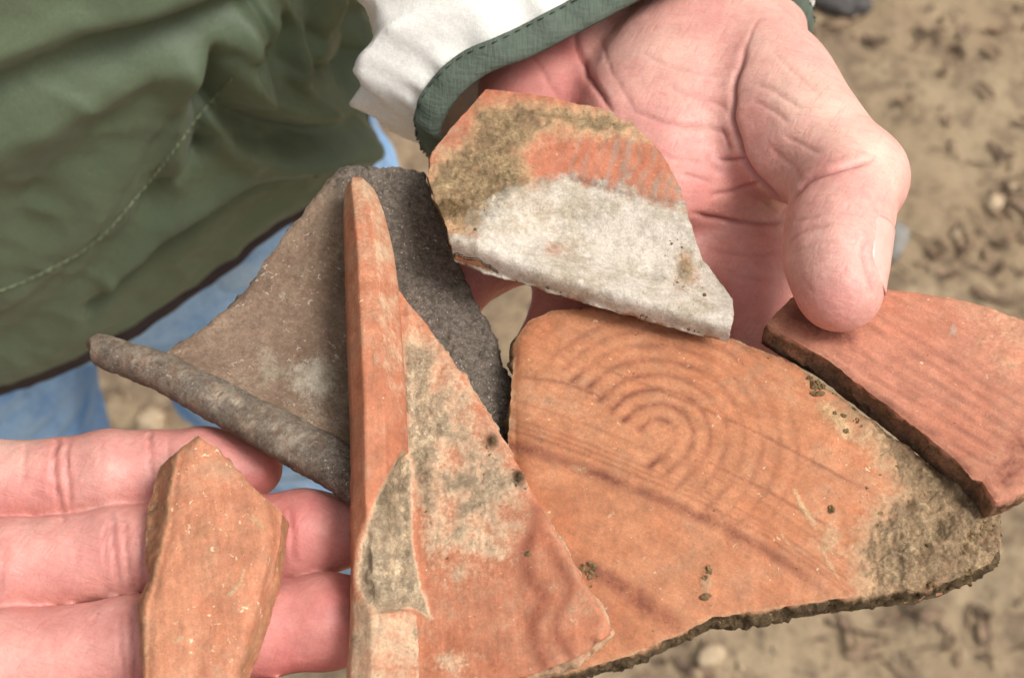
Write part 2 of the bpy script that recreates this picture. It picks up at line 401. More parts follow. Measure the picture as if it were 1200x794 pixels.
make_ground()
def litter():
    def spread(px, py):
        x = (px - 600) / F; y = -(py - 397) / F; t = -HC / (CF[2] + y * CU[2]); X = x * t; Y = (CF[1] + y * CU[1]) * t
        P = np.stack([X, Y, 0 * X], -1)
        return X, Y, (fbm(P * 3, 5, 3) * 0.035 + fbm(P * 22, 4, 9) * 0.010) * np.exp(-((X / 3) ** 2 + ((Y - 1) / 3) ** 2))
    PX, PY, PZ = spread(rng.uniform(-150, 1350, 1800), rng.uniform(-250, 950, 1800))
    Vs, Fs = [], []; k = 0
    for i in range(1800):
        x, y, z = PX[i], PY[i], PZ[i]
        r = 0.002 + 0.006 * rng.random() ** 4
        V = ICO1[0] * (1 + 0.3 * rng.standard_normal((len(ICO1[0]), 1)) * 0.6) * np.array([r * rng.uniform(.7, 1.6), r, r * .6])
        a = rng.uniform(0, 6.28); c, s = math.cos(a), math.sin(a)
        V = V @ np.array([[c, s, 0], [-s, c, 0], [0, 0, 1]]) + np.array([x, y, z + r * .3])
        Vs.append(V); Fs.append(ICO1[1] + k); k += len(V)
    o = mesh_obj('pebbles', np.vstack(Vs), np.vstack(Fs), plain('pebble', (176, 154, 124), 0.9, (112, 94, 76), 40), kind='stuff')
    o['label'] = 'small pebbles and clods scattered over the dry soil'; o['category'] = 'pebbles'
    Vs, Fs = [], []; k = 0
    for i in range(70):
        px = rng.uniform(-100, 1300); py = rng.uniform(-200, 900)
        if rng.random() < 0.5: px = rng.uniform(930, 1230); py = rng.choice([rng.uniform(-30, 120), rng.uniform(180, 340), rng.uniform(690, 820)])
        x, y = ground_at(px, py); z = gz(x, y) + 0.003
        L = rng.uniform(0.015, 0.07); r = rng.uniform(0.0010, 0.0024); a = rng.uniform(0, 6.28); n = 6
        t = np.linspace(-.5, .5, n); bend = rng.uniform(-.08, .08) * L
        ctr = np.stack([t * L, bend * (4 * t * t - .5), 0.004 * np.sin(t * 5 + a)], -1)
        ang = np.arange(5) / 5 * 6.283
        ring = np.stack([0 * ang, np.cos(ang), np.sin(ang)], -1)
        V = (ctr[:, None] + ring[None] * (r * (1 - 0.5 * (t + .5)))[:, None, None]).reshape(-1, 3)
        c, s = math.cos(a), math.sin(a); V = V @ np.array([[c, s, 0], [-s, c, 0], [0, 0, 1]]) + np.array([x, y, z])
        q = [[i0 * 5 + j, i0 * 5 + (j + 1) % 5, (i0 + 1) * 5 + (j + 1) % 5, (i0 + 1) * 5 + j] for i0 in range(n - 1) for j in range(5)]
        Vs.append(V); Fs.append(np.array(q) + k); k += len(V)
    o = mesh_obj('twigs', np.vstack(Vs), np.vstack(Fs), plain('dry_twig', (132, 110, 86), 0.9, (84, 68, 54), 60), kind='stuff')
    o['label'] = 'dry twigs and straw littering the soil'; o['category'] = 'twigs'
    # dead leaves: small curled flakes lying in drifts
    Vs, Fs = [], []; k = 0; drifts = [(1000, 30, 60, 22), (1130, 20, 60, 26), (1185, 210, 30, 40), (1090, 130, 90, 60), (950, 740, 120, 26), (1120, 760, 80, 26), (800, 780, 60, 14), (140, 480, 60, 20), (1150, 300, 50, 30), (520, 150, 40, 40)]
    n_ = 150; d_ = np.array([drifts[q] for q in rng.integers(0, len(drifts), n_)], float)
    LX, LY, LZ = spread(d_[:, 0] + rng.normal(size=n_) * d_[:, 2], d_[:, 1] + rng.normal(size=n_) * d_[:, 3])
    for x, y, z in zip(LX, LY, LZ):
        L = rng.uniform(0.008, 0.03); W_ = L * rng.uniform(.25, .55); u = np.linspace(-1, 1, 6); v = np.linspace(-1, 1, 4)
        U, Vv = np.meshgrid(u, v, indexing='ij'); wd = np.sqrt(np.clip(1 - U ** 2, 0.02, 1))
        P = np.stack([U * L / 2, Vv * wd * W_ / 2, 0.003 * (Vv ** 2) * rng.uniform(.2, 2) + 0.003 * U ** 2 * rng.uniform(-1, 1.5)], -1).reshape(-1, 3)
        a, b = rng.uniform(0, 6.28), rng.uniform(-.5, .5); c_, s_ = math.cos(a), math.sin(a); cb, sb = math.cos(b), math.sin(b)
        P = P @ np.array([[1, 0, 0], [0, cb, sb], [0, -sb, cb]]) @ np.array([[c_, s_, 0], [-s_, c_, 0], [0, 0, 1]]) + np.array([x, y, z + 0.004])
        I = np.arange(24).reshape(6, 4); Q = np.stack([I[:-1, :-1], I[1:, :-1], I[1:, 1:], I[:-1, 1:]], -1).reshape(-1, 4)
        Vs.append(P); Fs.append(Q + k); k += 24
    o = mesh_obj('dead_leaves', np.vstack(Vs), np.vstack(Fs), plain('dead_leaf', (146, 122, 98), 0.9, (100, 82, 68), 30), kind='stuff')
    o['label'] = 'dark dead leaf fragments lying in drifts on the soil'; o['category'] = 'leaves'
litter()
GREY = plain('grey_stone', (146, 142, 134), 0.85, (106, 102, 96), 60, 0.5, 0.003)
DARK = plain('dark_stone', (92, 88, 84), 0.85, (64, 60, 58), 60, 0.5, 0.003)
PALE = plain('pale_stone', (190, 168, 138), 0.9, (164, 140, 110), 60, 0.5, 0.003)
make_stone('stone', 1046, 286, (0.015, 0.030, 0.014), GREY, 'grey angular stone on the soil just behind the thumb knuckle', 'stone', -0.5, None, 5)
make_stone('stone', 972, 6, (0.055, 0.020, 0.016), DARK, 'flat dark grey stone on the soil beside the green cuff', 'stone', -0.35, None, 8)
make_stone('stone', 832, 770, (0.014, 0.010, 0.009), PALE, 'small pale cream pebble on the soil below the big painted sherd', 'stone', 0.4, None, 11)
make_stone('stone', 176, 492, (0.016, 0.013, 0.010), PALE, 'pale pebble on the soil between the jeans legs', 'stone', 0.2, None, 14)
make_stone('stone', 1166, 236, (0.013, 0.010, 0.009), PALE, 'cream pebble on bare soil to the side of the thumb', 'stone', 0.9, None, 17)

# ------------------------------------------------------------------ sherds
def sherd_mesh(name, outline, top, thick, mat, parent, masks=None, step=2.6, rag=1.6, rough=0.0004, side_rough=0.0011, seed=1, side_attr=None, worn=0.0006, closed=True, soft=None):
    """a broken ceramic plate: outline as seen in the photo, its upper surface at heights top(px,py), real thickness below it"""
    B = smooth_loop(outline, step) if closed == 'smooth' else resample(outline, step)
    nB = len(B)
    T = np.roll(B, -1, 0) - np.roll(B, 1, 0); T /= np.linalg.norm(T, axis=1)[:, None] + 1e-9
    N2 = np.stack([T[:, 1], -T[:, 0]], -1)
    ctr = B.mean(0)
    A2 = np.sum(B[:, 0] * np.roll(B[:, 1], -1) - np.roll(B[:, 0], -1) * B[:, 1])
    if A2 < 0: N2 = -N2
    B = B + N2 * (rag * fbm(p3(B[:, 0], B[:, 1], 1 / 26), 4, seed, 0.65))[:, None] * 1.3
    lo, hi = B.min(0), B.max(0)
    gx, gy = np.meshgrid(np.arange(lo[0], hi[0], step), np.arange(lo[1], hi[1], step * 0.87), indexing='ij')
    gx = gx + (np.arange(gx.shape[1]) % 2)[None] * step / 2
    gx = (gx + rng.uniform(-.25, .25, gx.shape) * step).ravel(); gy = (gy + rng.uniform(-.25, .25, gy.shape) * step).ravel()
    k = inside(gx, gy, B); gx, gy = gx[k], gy[k]
    # drop interior points that crowd the rim of the outline
    cell = {}
    for i, (x, y) in enumerate(B): cell.setdefault((int(x // step), int(y // step)), []).append((x, y))
    keep = []
    for x, y in zip(gx, gy):
        cx, cy = int(x // step), int(y // step); ok = True
        for a in (-1, 0, 1):
            for b in (-1, 0, 1):
                for q in cell.get((cx + a, cy + b), ()):
                    if (q[0] - x) ** 2 + (q[1] - y) ** 2 < (0.6 * step) ** 2: ok = False
        keep.append(ok)
    keep = np.array(keep); gx, gy = gx[keep], gy[keep]
    pts = np.vstack([B, np.stack([gx, gy], -1)])
    res = delaunay_2d_cdt([Vector(p) for p in pts], [], [list(range(nB))], 1, 1e-5)
    P2 = np.array([v[:] for v in res[0]]); tri = [list(f) for f in res[2]]
    if len(P2) != len(pts): print('cdt count changed', name, len(P2), len(pts))
    px, py = P2[:, 0], P2[:, 1]
    h = top(px, py)
    ed, _ = polyd(px, py, np.vstack([B[::3], B[:1]]))
    V = at(px, py, h)
    nz = fbm(V * 260, 4, seed) * rough + fbm(V * 1100, 2, seed + 7) * rough * 0.35
    mk = masks(px, py) if masks else {}
    for key in ('dirt', 'soil'):
        if key in mk: nz = nz + mk[key] * (0.00035 + 0.0009 * np.abs(fbm(V * 420, 4, seed + 3, 0.7)))
    if 'lump' in mk: nz = nz + mk.pop('lump')
    V[:, 2] += nz - worn * np.exp(-(ed / 3.0) ** 2)
    th = thick(px, py) if callable(thick) else np.full(len(px), thick)
    nF = len(V)
    # orientation of front faces: towards +z
    a, b, c = V[[t[0] for t in tri]], V[[t[1] for t in tri]], V[[t[2] for t in tri]]
    up = np.cross(b - a, c - a)[:, 2] > 0
    tri = [t if u else t[::-1] for t, u in zip(tri, up)]
    Bk = V.copy(); Bk[:, 2] -= th + nz * 0.3
    Vall = [V, Bk]; faces = tri + [[i + nF for i in t[::-1]] for t in tri]
    # rim of the break: rings between front and back
    K = 7; ring_ids = [np.arange(nB)]; off = 2 * nF
    e1 = V[:nB]; wT = np.roll(e1, -1, 0) - np.roll(e1, 1, 0); wT[:, 2] = 0; wT /= np.linalg.norm(wT, axis=1)[:, None] + 1e-12
    wN = np.stack([wT[:, 1], -wT[:, 0], 0 * wT[:, 0]], -1)
    wA = np.sum(e1[:, 0] * np.roll(e1[:, 1], -1) - np.roll(e1[:, 0], -1) * e1[:, 1])
    if wA < 0: wN = -wN
    Rs = []
    for j in range(1, K):
        t = j / K; R = V[:nB] * (1 - t) + Bk[:nB] * t
        R = R + wN * (side_rough * (fbm(R * 90, 3, seed + 12) * 1.6 + fbm(R * np.array([300, 300, 500]), 4, seed + 11, 0.7) * 0.9 + 0.3 * math.sin(t * math.pi)))[:, None]
        R[:, 2] += fbm(R * 340, 2, seed + 13) * side_rough * 0.4
        Rs.append(R); ring_ids.append(off + np.arange(nB)); off += nB
    ring_ids.append(np.arange(nB) + nF)
    wind = wA > 0
    for a_, b_ in zip(ring_ids[:-1], ring_ids[1:]):
        for i in range(nB):
            j = (i + 1) % nB
            q = [int(a_[i]), int(b_[i]), int(b_[j]), int(a_[j])]
            faces.append(q if wind else q[::-1])
    Vall = np.vstack(Vall + Rs); n_side = len(Vall) - 2 * nF
    attrs = {}
    sv = side_attr(B[:, 0], B[:, 1]) if side_attr else {}
    for key in ('paint', 'dirt', 'white', 'soil'):
        f = mk.get(key, np.zeros(nF)); sd_ = sv.get(key, np.zeros(nB)) * np.ones(nB)
        bk = np.zeros(nF); bk[:] = 0.5 if key == 'dirt' else 0
        bk[:nB] = np.maximum(bk[:nB], sd_)
        attrs[key] = np.r_[f, bk, np.tile(sd_, K - 1)]
    sharp = [(i, (i + 1) % nB) for i in range(nB)] + [(nF + i, nF + (i + 1) % nB) for i in range(nB)]
    if soft is not None:
        sf = soft(B[:, 0], B[:, 1]); sharp = [e for e in sharp if not sf[e[0] % nF if e[0] < 2 * nF else 0]]
    return mesh_obj(name, Vall, faces, mat, parent, attrs, sharp)

def resample(pts, step):
    P = np.asarray(pts, float); out = []
    for a, b in zip(P, np.roll(P, -1, 0)):
        m = max(1, int(round(np.linalg.norm(b - a) / step)))
        for t in np.arange(m) / m: out.append(a + (b - a) * t)
    return np.array(out)

def crumbs(parent, spots, top, n, size=(0.0003, 0.0011), mat=None, seed=1):
    """little clods of soil sticking to a sherd; spots = (px,py,spread_x,spread_y,weight)"""
    r = np.random.default_rng(seed); Vs, Fs = [], []; k = 0
    w = np.array([s[4] for s in spots], float); w /= w.sum()
    for i in range(n):
        s = spots[r.choice(len(spots), p=w)]
        px, py = s[0] + r.normal() * s[2], s[1] + r.normal() * s[3]
        hh = float(top(np.array([px]), np.array([py]))[0])
        if not np.isfinite(hh): continue
        c = at(px, py, hh); rad = size[0] + (size[1] - size[0]) * r.random() ** 4
        V = ICO2[0] * (1 + 0.9 * fbm(ICO2[0] * 1.5 + r.uniform(0, 90, 3), 3, 5, 0.8))[:, None] * rad * np.array([r.uniform(.8, 1.4), r.uniform(.8, 1.2), r.uniform(.6, 1)])
        Vs.append(V + c + np.array([0, 0, rad * 0.25])); Fs.append(ICO2[1] + k); k += len(V)
    o = mesh_obj('soil_crumbs', np.vstack(Vs), np.vstack(Fs), mat or M['crumb'], parent, smooth=False, kind='stuff')
    return o

def in_poly_top(top, poly, margin=2):
    def f(px, py):
        h = top(px, py); ok = sdist(px, py, poly) > margin
        return np.where(ok, h, np.nan)
    return f

GRP = 'broken pottery pieces cradled in the hands'

# ---- big orange sherd with painted arcs
D_OUT = [(607, 392), (618, 376), (645, 364), (690, 359), (740, 366), (800, 380), (860, 397), (930, 425), (968, 452), (1030, 500), (1090, 543), (1140, 578), (1171, 604),
         (1172, 640), (1160, 660), (1128, 676), (1085, 690), (1040, 692), (1000, 698), (940, 707), (880, 716), (835, 723), (785, 747), (730, 770), (690, 780), (640, 792), (600, 800),
         (585, 700), (590, 600), (597, 500), (601, 430)]
GRV = [(595, 494), (640, 508), (690, 526), (770, 558), (830, 583), (896, 618), (960, 662), (1010, 698)]
def d_top(px, py):
    x = (px - 850) / 290; y = (py - 560) / 230
    h = 0.0040 - 0.0040 * x * x - 0.0030 * y * y
    d, _ = polyd(px, py, GRV)
    side = py - np.interp(px, [p[0] for p in GRV], [p[1] for p in GRV])
    h = h - 0.0007 * sstep(0, 40, side)                                # step below the grooved band
    for o_ in (-9, -2, 5, 12): h = h - 0.00013 * np.exp(-((side - o_) / 2.4) ** 2)
    h = h - 0.0014 * np.exp(-np.clip(px - 604, 0, 99) / 9)
    return h
D_DIRT = [(972, 448), (1010, 500), (1030, 540), (1052, 572), (1030, 600), (1005, 628), (1002, 660), (1015, 720), (1220, 720), (1220, 600), (1090, 530), (1000, 455)]
def d_masks(px, py):
    W = at(px, py, 0.002)
    c = at(773, 508, 0.002); v = (W - c)[:, :2]
    ax = at(860, 584, 0.002) - c; ax = ax[:2] / np.linalg.norm(ax[:2]); nrm = np.array([-ax[1], ax[0]])
    u = v @ ax; w = v @ nrm
    wob = fbm(W * 70, 3, 5) * 0.0007
    r = np.hypot(np.where(w > 0, u, u), np.maximum(w, 0)) + wob
    sp = 0.00365
    k = r / sp
    ring = np.exp(-(((k - np.round(k)) * 1.0) / 0.21) ** 2) * (np.round(k) >= 1) * (np.round(k) <= 8)
    kk = np.clip(np.round(k), 1, 9)
    tail = np.where(u < 0, 0.0030 + 0.0002 * kk, 0.0078 - 0.0002 * kk) + 0.0018 * pnoise(p3(kk * 1.37, np.sign(u) * 2.1, 3.7), 4)
    ends = sstep(-tail - 0.0012, -tail + 0.0008, w) * (1 + 0.55 * np.exp(-((w + tail - 0.001) / 0.0018) ** 2))
    strength = np.interp(kk, [1, 2, 3, 4, 5, 6, 7, 8, 9], [.95, .92, .8, .68, .6, .56, .5, .38, 0])
    left = np.where((u < 0), 1.0, 0.75)
    arcs = ring * ends * strength * left * (0.75 + 0.5 * fbm(W * 200, 3, 8))
    paint = arcs * 1.0
    side = py - np.interp(px, [p[0] for p in GRV], [p[1] for p in GRV])
    fadeR = 1 - sstep(880, 990, px)
    paint = np.maximum(paint, 0.12 * sstep(10, 60, side) + 0.85 * np.exp(-((side - 25) / 8) ** 2) * (0.35 + 0.65 * fadeR) * (0.9 + 0.5 * fbm(p3(px, py, 1 / 40), 3, 2)))
    for o, wd, st in ((-6, 1.7, .40), (1, 1.8, .40), (8, 1.8, .50), (-28, 1.6, .30)):
        paint = np.maximum(paint, st * np.exp(-((side - o) / wd) ** 2))
    for pl in ([(690, 424), (728, 440), (800, 468), (900, 512), (1000, 566), (1045, 590)], [(820, 536), (900, 575), (985, 625)], [(602, 440), (660, 448), (720, 470)]):
        paint = np.maximum(paint, 0.6 * line(px, py, pl, 1.8))
    paint = np.maximum(paint, 0.9 * line(px, py, [(660, 645), (690, 664), (745, 700), (815, 750)], 13) * (0.85 + 0.5 * fbm(p3(px, py, 1 / 18), 3, 3)))
    paint = np.maximum(paint, 0.35 * line(px, py, [(625, 610), (700, 700), (760, 770)], 16))
    dirt = area(px, py, D_DIRT, 40)
    dirt = np.maximum(dirt, 0.6 * np.exp(-(((px - 972) / 13) ** 2 + ((py - 630) / 17) ** 2)))
    dirt = np.maximum(dirt, 0.6 * np.exp(-(((px - 828) / 7) ** 2 + ((py - 680) / 16) ** 2)))
    dirt = np.maximum(dirt, 0.45 * np.exp(-np.clip(sdist(px, py, D_OUT), 0, 99) / 4))
    white = 0.62 * line(px, py, [(955, 470), (985, 492), (1000, 520)], 12) + 0.62 * line(px, py, [(928, 568), (940, 592), (958, 622)], 4)
    white = white + 0.5 * line(px, py, [(912, 622), (932, 648)], 3) + 0.5 * line(px, py, [(665, 545), (690, 552)], 6) + 0.5 * line(px, py, [(1000, 655), (960, 640), (990, 690)], 3)
    soil = area(px, py, [(1090, 590), (1150, 620), (1180, 640), (1180, 700), (1040, 720), (1080, 680)], 34) * 0.42 * (0.8 + 0.9 * fbm(W * 120, 3, 16))
    lump = dirt ** 2 * (0.0007 + 0.0019 * fbm(W * 210, 5, 6, 0.7)) + 0.0010 * soil * np.abs(fbm(W * 300, 3, 7))
    lump = lump - 0.00012 * arcs
    return dict(paint=np.clip(paint, 0, 1), dirt=np.clip(dirt, 0, 1), white=np.clip(white, 0, 1), soil=soil, lump=lump)
M['clay_d'] = clay('orange_slip_clay', (200, 138, 100), (190, 120, 82), (126, 70, 54), (178, 152, 118), white=(226, 190, 146), soil=(104, 86, 62), speck=0.3, film=0.40)
t = empty('pottery_sherd', at(850, 560, -0.006), 'large orange sherd painted with concentric arcs, soil caked on one end', 'pottery sherd', GRP)
sherd_mesh('wall', D_OUT, d_top, lambda px, py: 0.0075 + 0.002 * sstep(700, 1100, px), M['clay_d'], t, d_masks, 2.4, 2.0, 0.0002, 0.0014, 21, lambda px, py: dict(soil=0.9, dirt=0.5))
crumbs(t, [(968, 447, 10, 6, .8), (1015, 492, 16, 10, .35), (1150, 640, 14, 16, 2.2), (1110, 665, 30, 14, 2.0), (1090, 630, 40, 30, 1.2), (830, 682, 4, 12, .12), (1075, 575, 20, 22, .6), (692, 668, 5, 8, .12)],
       in_poly_top(d_top, D_OUT, 2), 1500, (0.00012, 0.0008), seed=3)
def d_edge_top(px, py): return np.where(sdist(px, py, D_OUT) > -7, d_top(px, py) - 0.004, np.nan)
edge_pts = [(1165, 655), (1120, 682), (1075, 698), (1050, 700), (1000, 704), (930, 714), (870, 722), (800, 745), (760, 760)]
crumbs(t, [(x, y + 3, 14, 4, 2.0 if 1040 < x < 1130 else 0.8) for x, y in edge_pts], d_edge_top, 1300, (0.00018, 0.0010), plain('dark_soil', (104, 86, 60), 0.95, (66, 52, 36), 500, 0.8, 0.001, 0.1), seed=5)

# ---- reddish sherd under the thumb
E_OUT = [(899, 378), (912, 362), (936, 345), (985, 338), (1038, 337), (1107, 346), (1160, 359), (1200, 374), (1262, 408), (1290, 460), (1268, 520), (1225, 562), (1196, 578), (1168, 588), (1152, 563), (1140, 560), (1121, 537), (1046, 477), (971, 420)]
def e_top(px, py):
    x = (px - 1050) / 150; y = (py - 450) / 110
    return 0.0095 + 0.0012 * x - 0.0012 * (x * 0.6 - y) ** 2 * 0.6
def e_masks(px, py):
    q = (px - 1000) * 0.53 - (py - 395) * 0.85     # across the stripes
    qq = q + 6 * fbm(p3(px, py, 1 / 120), 2, 4)
    st = 0.5 + 0.5 * np.sin(qq / 15.5 * 6.283)
    st = st + 0.8 * fbm(np.stack([q / 16, (px + py) / 160, 0 * q], -1), 3, 18)
    paint = 0.52 * sstep(0.2, 1.1, st) * sstep(-90, -50, q) * (1 - sstep(25, 70, q)) * (0.7 + 0.9 * fbm(p3(px, py, 1 / 35), 3, 9))
    paint = np.maximum(paint, 0.85 * line(px, py, [(915, 362), (960, 385), (1010, 400)], 16))  # thumb's shadow beside its tip, painted in as a dark stroke
    paint = np.maximum(paint, 0.9 * line(px, py, [(1200, 500), (1190, 545), (1165, 570)], 13) * (0.8 + 1.5 * fbm(p3(px, py, 1 / 12), 3, 2)))
    dirt = 0.40 * np.exp(-(((px - 1180) / 50) ** 2 + ((py - 400) / 40) ** 2)) + 0.25 * line(px, py, [(1100, 345), (1200, 375)], 14)
    return dict(paint=np.clip(paint, 0, 1), dirt=np.clip(dirt, 0, 1), white=0.5 * np.exp(-(((px - 1117) / 6) ** 2 + ((py - 385) / 10) ** 2)))
M['clay_e'] = clay('red_slip_clay', (200, 136, 110), (192, 122, 94), (128, 74, 60), (196, 154, 120), soil=(112, 84, 62), speck=0.1, film=0.30)
t = empty('pottery_sherd', at(1060, 460, 0.001), 'red sherd with faint parallel stripes pinched under the thumb', 'pottery sherd', GRP)
sherd_mesh('wall', E_OUT, e_top, 0.0085, M['clay_e'], t, e_masks, 2.6, 1.6, 0.00015, 0.0010, 31, lambda px, py: dict(soil=0.55, dirt=0.6))

# ---- white-crusted sherd
C_OUT = [(569, 105), (540, 138), (507, 178), (501, 208), (510, 235), (524, 268), (533, 304), (560, 316), (605, 328), (665, 347), (729, 366), (800, 386), (853, 399), (859, 374), (858, 350), (838, 322), (824, 306), (812, 272), (798, 219), (772, 176), (746, 140), (700, 127), (646, 115), (605, 108)]
C_RIM = [(500, 296), (536, 306), (605, 328), (665, 347), (729, 366), (800, 386), (870, 405)]
C_BND = [(500, 225), (560, 250), (600, 235), (625, 215), (667, 207), (700, 216), (729, 226), (765, 232), (830, 242)]
def c_top(px, py):
    d, _ = polyd(px, py, C_RIM)
    h = 0.0105 + 0.0 * px
    low = py - np.interp(px, [p[0] for p in C_BND], [p[1] for p in C_BND])
    h = h - 0.0012 * sstep(-6, 6, low) - 0.0050 * sstep(0, 80, low)                 # hollow of the neck
    h = h + 0.0075 * np.exp(-((d - 22) / 30) ** 2)                                  # thickened, rounded lip
    h = h - 0.0020 * np.clip(1 - d / 26, 0, 1) ** 2
    h = h - 0.0030 * sstep(640, 500, px) - 0.003 * sstep(170, 100, py)
    h = h + 0.0005 * fbm(p3(px, py, 1 / 45), 3, 12)
    return h
def c_masks(px, py):
    low = py - np.interp(px, [p[0] for p in C_BND], [p[1] for p in C_BND])
    n = fbm(p3(px, py, 1 / 40), 4, 22)
    white = sstep(-22, 20, low + 22 * n) * sstep(515, 590, px + 40 * n)
    white = np.maximum(white, 0.9 * sstep(0, 14, py - np.interp(px, [500, 560, 620], [268, 268, 240])) * (px < 640))
    white = white * (1 - 0.75 * np.exp(-(((px - 803) / 17) ** 2 + ((py - 318) / 26) ** 2))) * (1 - 0.5 * np.exp(-(((px - 648) / 22) ** 2 + ((py - 293) / 12) ** 2)))
    dirt = area(px, py, [(560, 125), (620, 120), (700, 130), (752, 142), (762, 160), (700, 160), (640, 150), (610, 180), (628, 215), (600, 240), (575, 275), (520, 275), (490, 230), (515, 185), (548, 165)], 24)
    dirt = np.maximum(dirt, 0.9 * np.exp(-(((px - 803) / 20) ** 2 + ((py - 315) / 30) ** 2)))
    dirt = np.maximum(dirt, 0.85 * np.exp(-(((px - 778) / 14) ** 2 + ((py - 328) / 10) ** 2)))
    dirt = np.maximum(dirt, 0.5 * sstep(0, 1, low / 60) * (px > 660) * (1 - sstep(40, 90, low)) * (0.5 + n))
    soil = 0.75 * np.exp(-(((px - 530) / 26) ** 2 + ((py - 246) / 16) ** 2))
    q = (px - 640) * 0.95 + (py - 180) * 0.30
    al = -(px - 640) * 0.30 + (py - 180) * 0.95
    st = 0.5 + 0.33 * np.sin((q + 7 * n) / 14.5 * 6.283) + 0.9 * fbm(np.stack([q / 9, al / 70, 0 * q], -1), 3, 19)
    paint = 0.95 * sstep(0.35, 0.9, st) * sstep(10, 45, q) * (low < 4) * (0.8 + n)
    paint = np.maximum(paint, 0.0)
    lump = dirt * 0.0007 * fbm(p3(px, py, 1 / 14), 3, 5) + soil * 0.0012 * np.abs(fbm(p3(px, py, 1 / 10), 3, 6)) + white * 0.0003 * fbm(p3(px, py, 1 / 18), 4, 8)
    return dict(paint=np.clip(paint, 0, 1), dirt=np.clip(dirt, 0, 1), white=np.clip(white, 0, 1), soil=soil, lump=lump)
M['clay_c'] = clay('crusted_clay', (198, 126, 96), (186, 110, 82), (166, 138, 120), (178, 152, 114), white=(216, 207, 192), soil=(118, 94, 62), speck=0.3, rough=0.8, film=0.6, wheel=1.3)
t = empty('pottery_sherd', at(680, 250, 0.0), 'rim sherd with white crusted neck and soil covered striped red shoulder', 'pottery sherd', GRP)
sherd_mesh('wall', C_OUT, c_top, lambda px, py: 0.0007 + 0.0060 * sstep(0, 70, polyd(px, py, C_RIM)[0]) * (0.25 + 0.75 * sstep(520, 640, px)), M['clay_c'], t, c_masks, 2.3, 1.5, 0.0003, 0.0004, 41,
           lambda px, py: dict(soil=np.where((px < 540) & (py < 300), 0.8, 0.1), dirt=0.6, white=np.where((py > 296), 1.0, 0.0)), worn=0.0, soft=lambda px, py: (py > 296) & (px < 856))
crumbs(t, [(528, 248, 20, 12, 1), (545, 225, 26, 26, .5), (803, 318, 12, 20, .6), (700, 138, 40, 6, .3)], in_poly_top(c_top, C_OUT, 3), 300, (0.0001, 0.0005), seed=8)

# ---- sweeping a rim profile along a line
def sweep(name, rows, profile, mat, parent, masks=None, step=2.6, noise=0.0004, seed=1, cap=True):
    """rows: px, py, z of the base (m over the sherd plane), half width (px), height (m); profile: closed list of (across -1..1, up 0..1)"""
    R = smooth_path(rows, step); C0 = at(R[:, 0], R[:, 1], R[:, 2])
    T = np.gradient(C0, axis=0); T /= np.linalg.norm(T, axis=1)[:, None]
    S = np.cross(T, [0, 0, 1]); S /= np.linalg.norm(S, axis=1)[:, None]
    w = R[:, 3] * 0.00018; hgt = R[:, 4]
    pr = np.asarray(profile, float); m = len(pr)
    V = C0[:, None] + S[:, None] * (pr[None, :, 0] * w[:, None])[..., None] + np.array([0, 0, 1]) * (pr[None, :, 1] * hgt[:, None])[..., None]
    n = len(R); V = V.reshape(-1, 3)
    ctr = np.repeat(C0 + np.array([0, 0, 1]) * (hgt * .5)[:, None], m, 0); out = V - ctr; out /= np.linalg.norm(out, axis=1)[:, None] + 1e-9
    V = V + out * (fbm(V * 240, 4, seed) * noise + fbm(V * 900, 2, seed + 3) * noise * 0.4)[:, None]
    px, py = proj(V)
    mk = masks(px, py, np.tile(pr[:, 0], n), np.tile(pr[:, 1], n)) if masks else {}
    if 'lump' in mk: V = V + out * mk.pop('lump')[:, None]
    I = np.arange(n * m).reshape(n, m); J = np.roll(I, -1, 1)
    Q = np.stack([I[:-1], I[1:], J[1:], J[:-1]], -1).reshape(-1, 4).tolist()
    Vl = [V]
    if cap:
        k = len(V); Vl.append(V[:m].mean(0)[None]); Vl.append(V[-m:].mean(0)[None])
        Q += [[k, int(I[0, j]), int(J[0, j])] for j in range(m)] + [[k + 1, int(J[-1, j]), int(I[-1, j])] for j in range(m)]
    V = np.vstack(Vl); attrs = {}
    for key in ('paint', 'dirt', 'white', 'soil'):
        a = mk.get(key, np.zeros(n * m)); attrs[key] = np.r_[a, a[:m].mean() + .2, a[-m:].mean() + .2]
    bm = bmesh.new(); o = mesh_obj(name, V, Q, mat, parent, attrs)
    bm.from_mesh(o.data); bmesh.ops.recalc_face_normals(bm, faces=bm.faces); bm.to_mesh(o.data); bm.free()
    return o

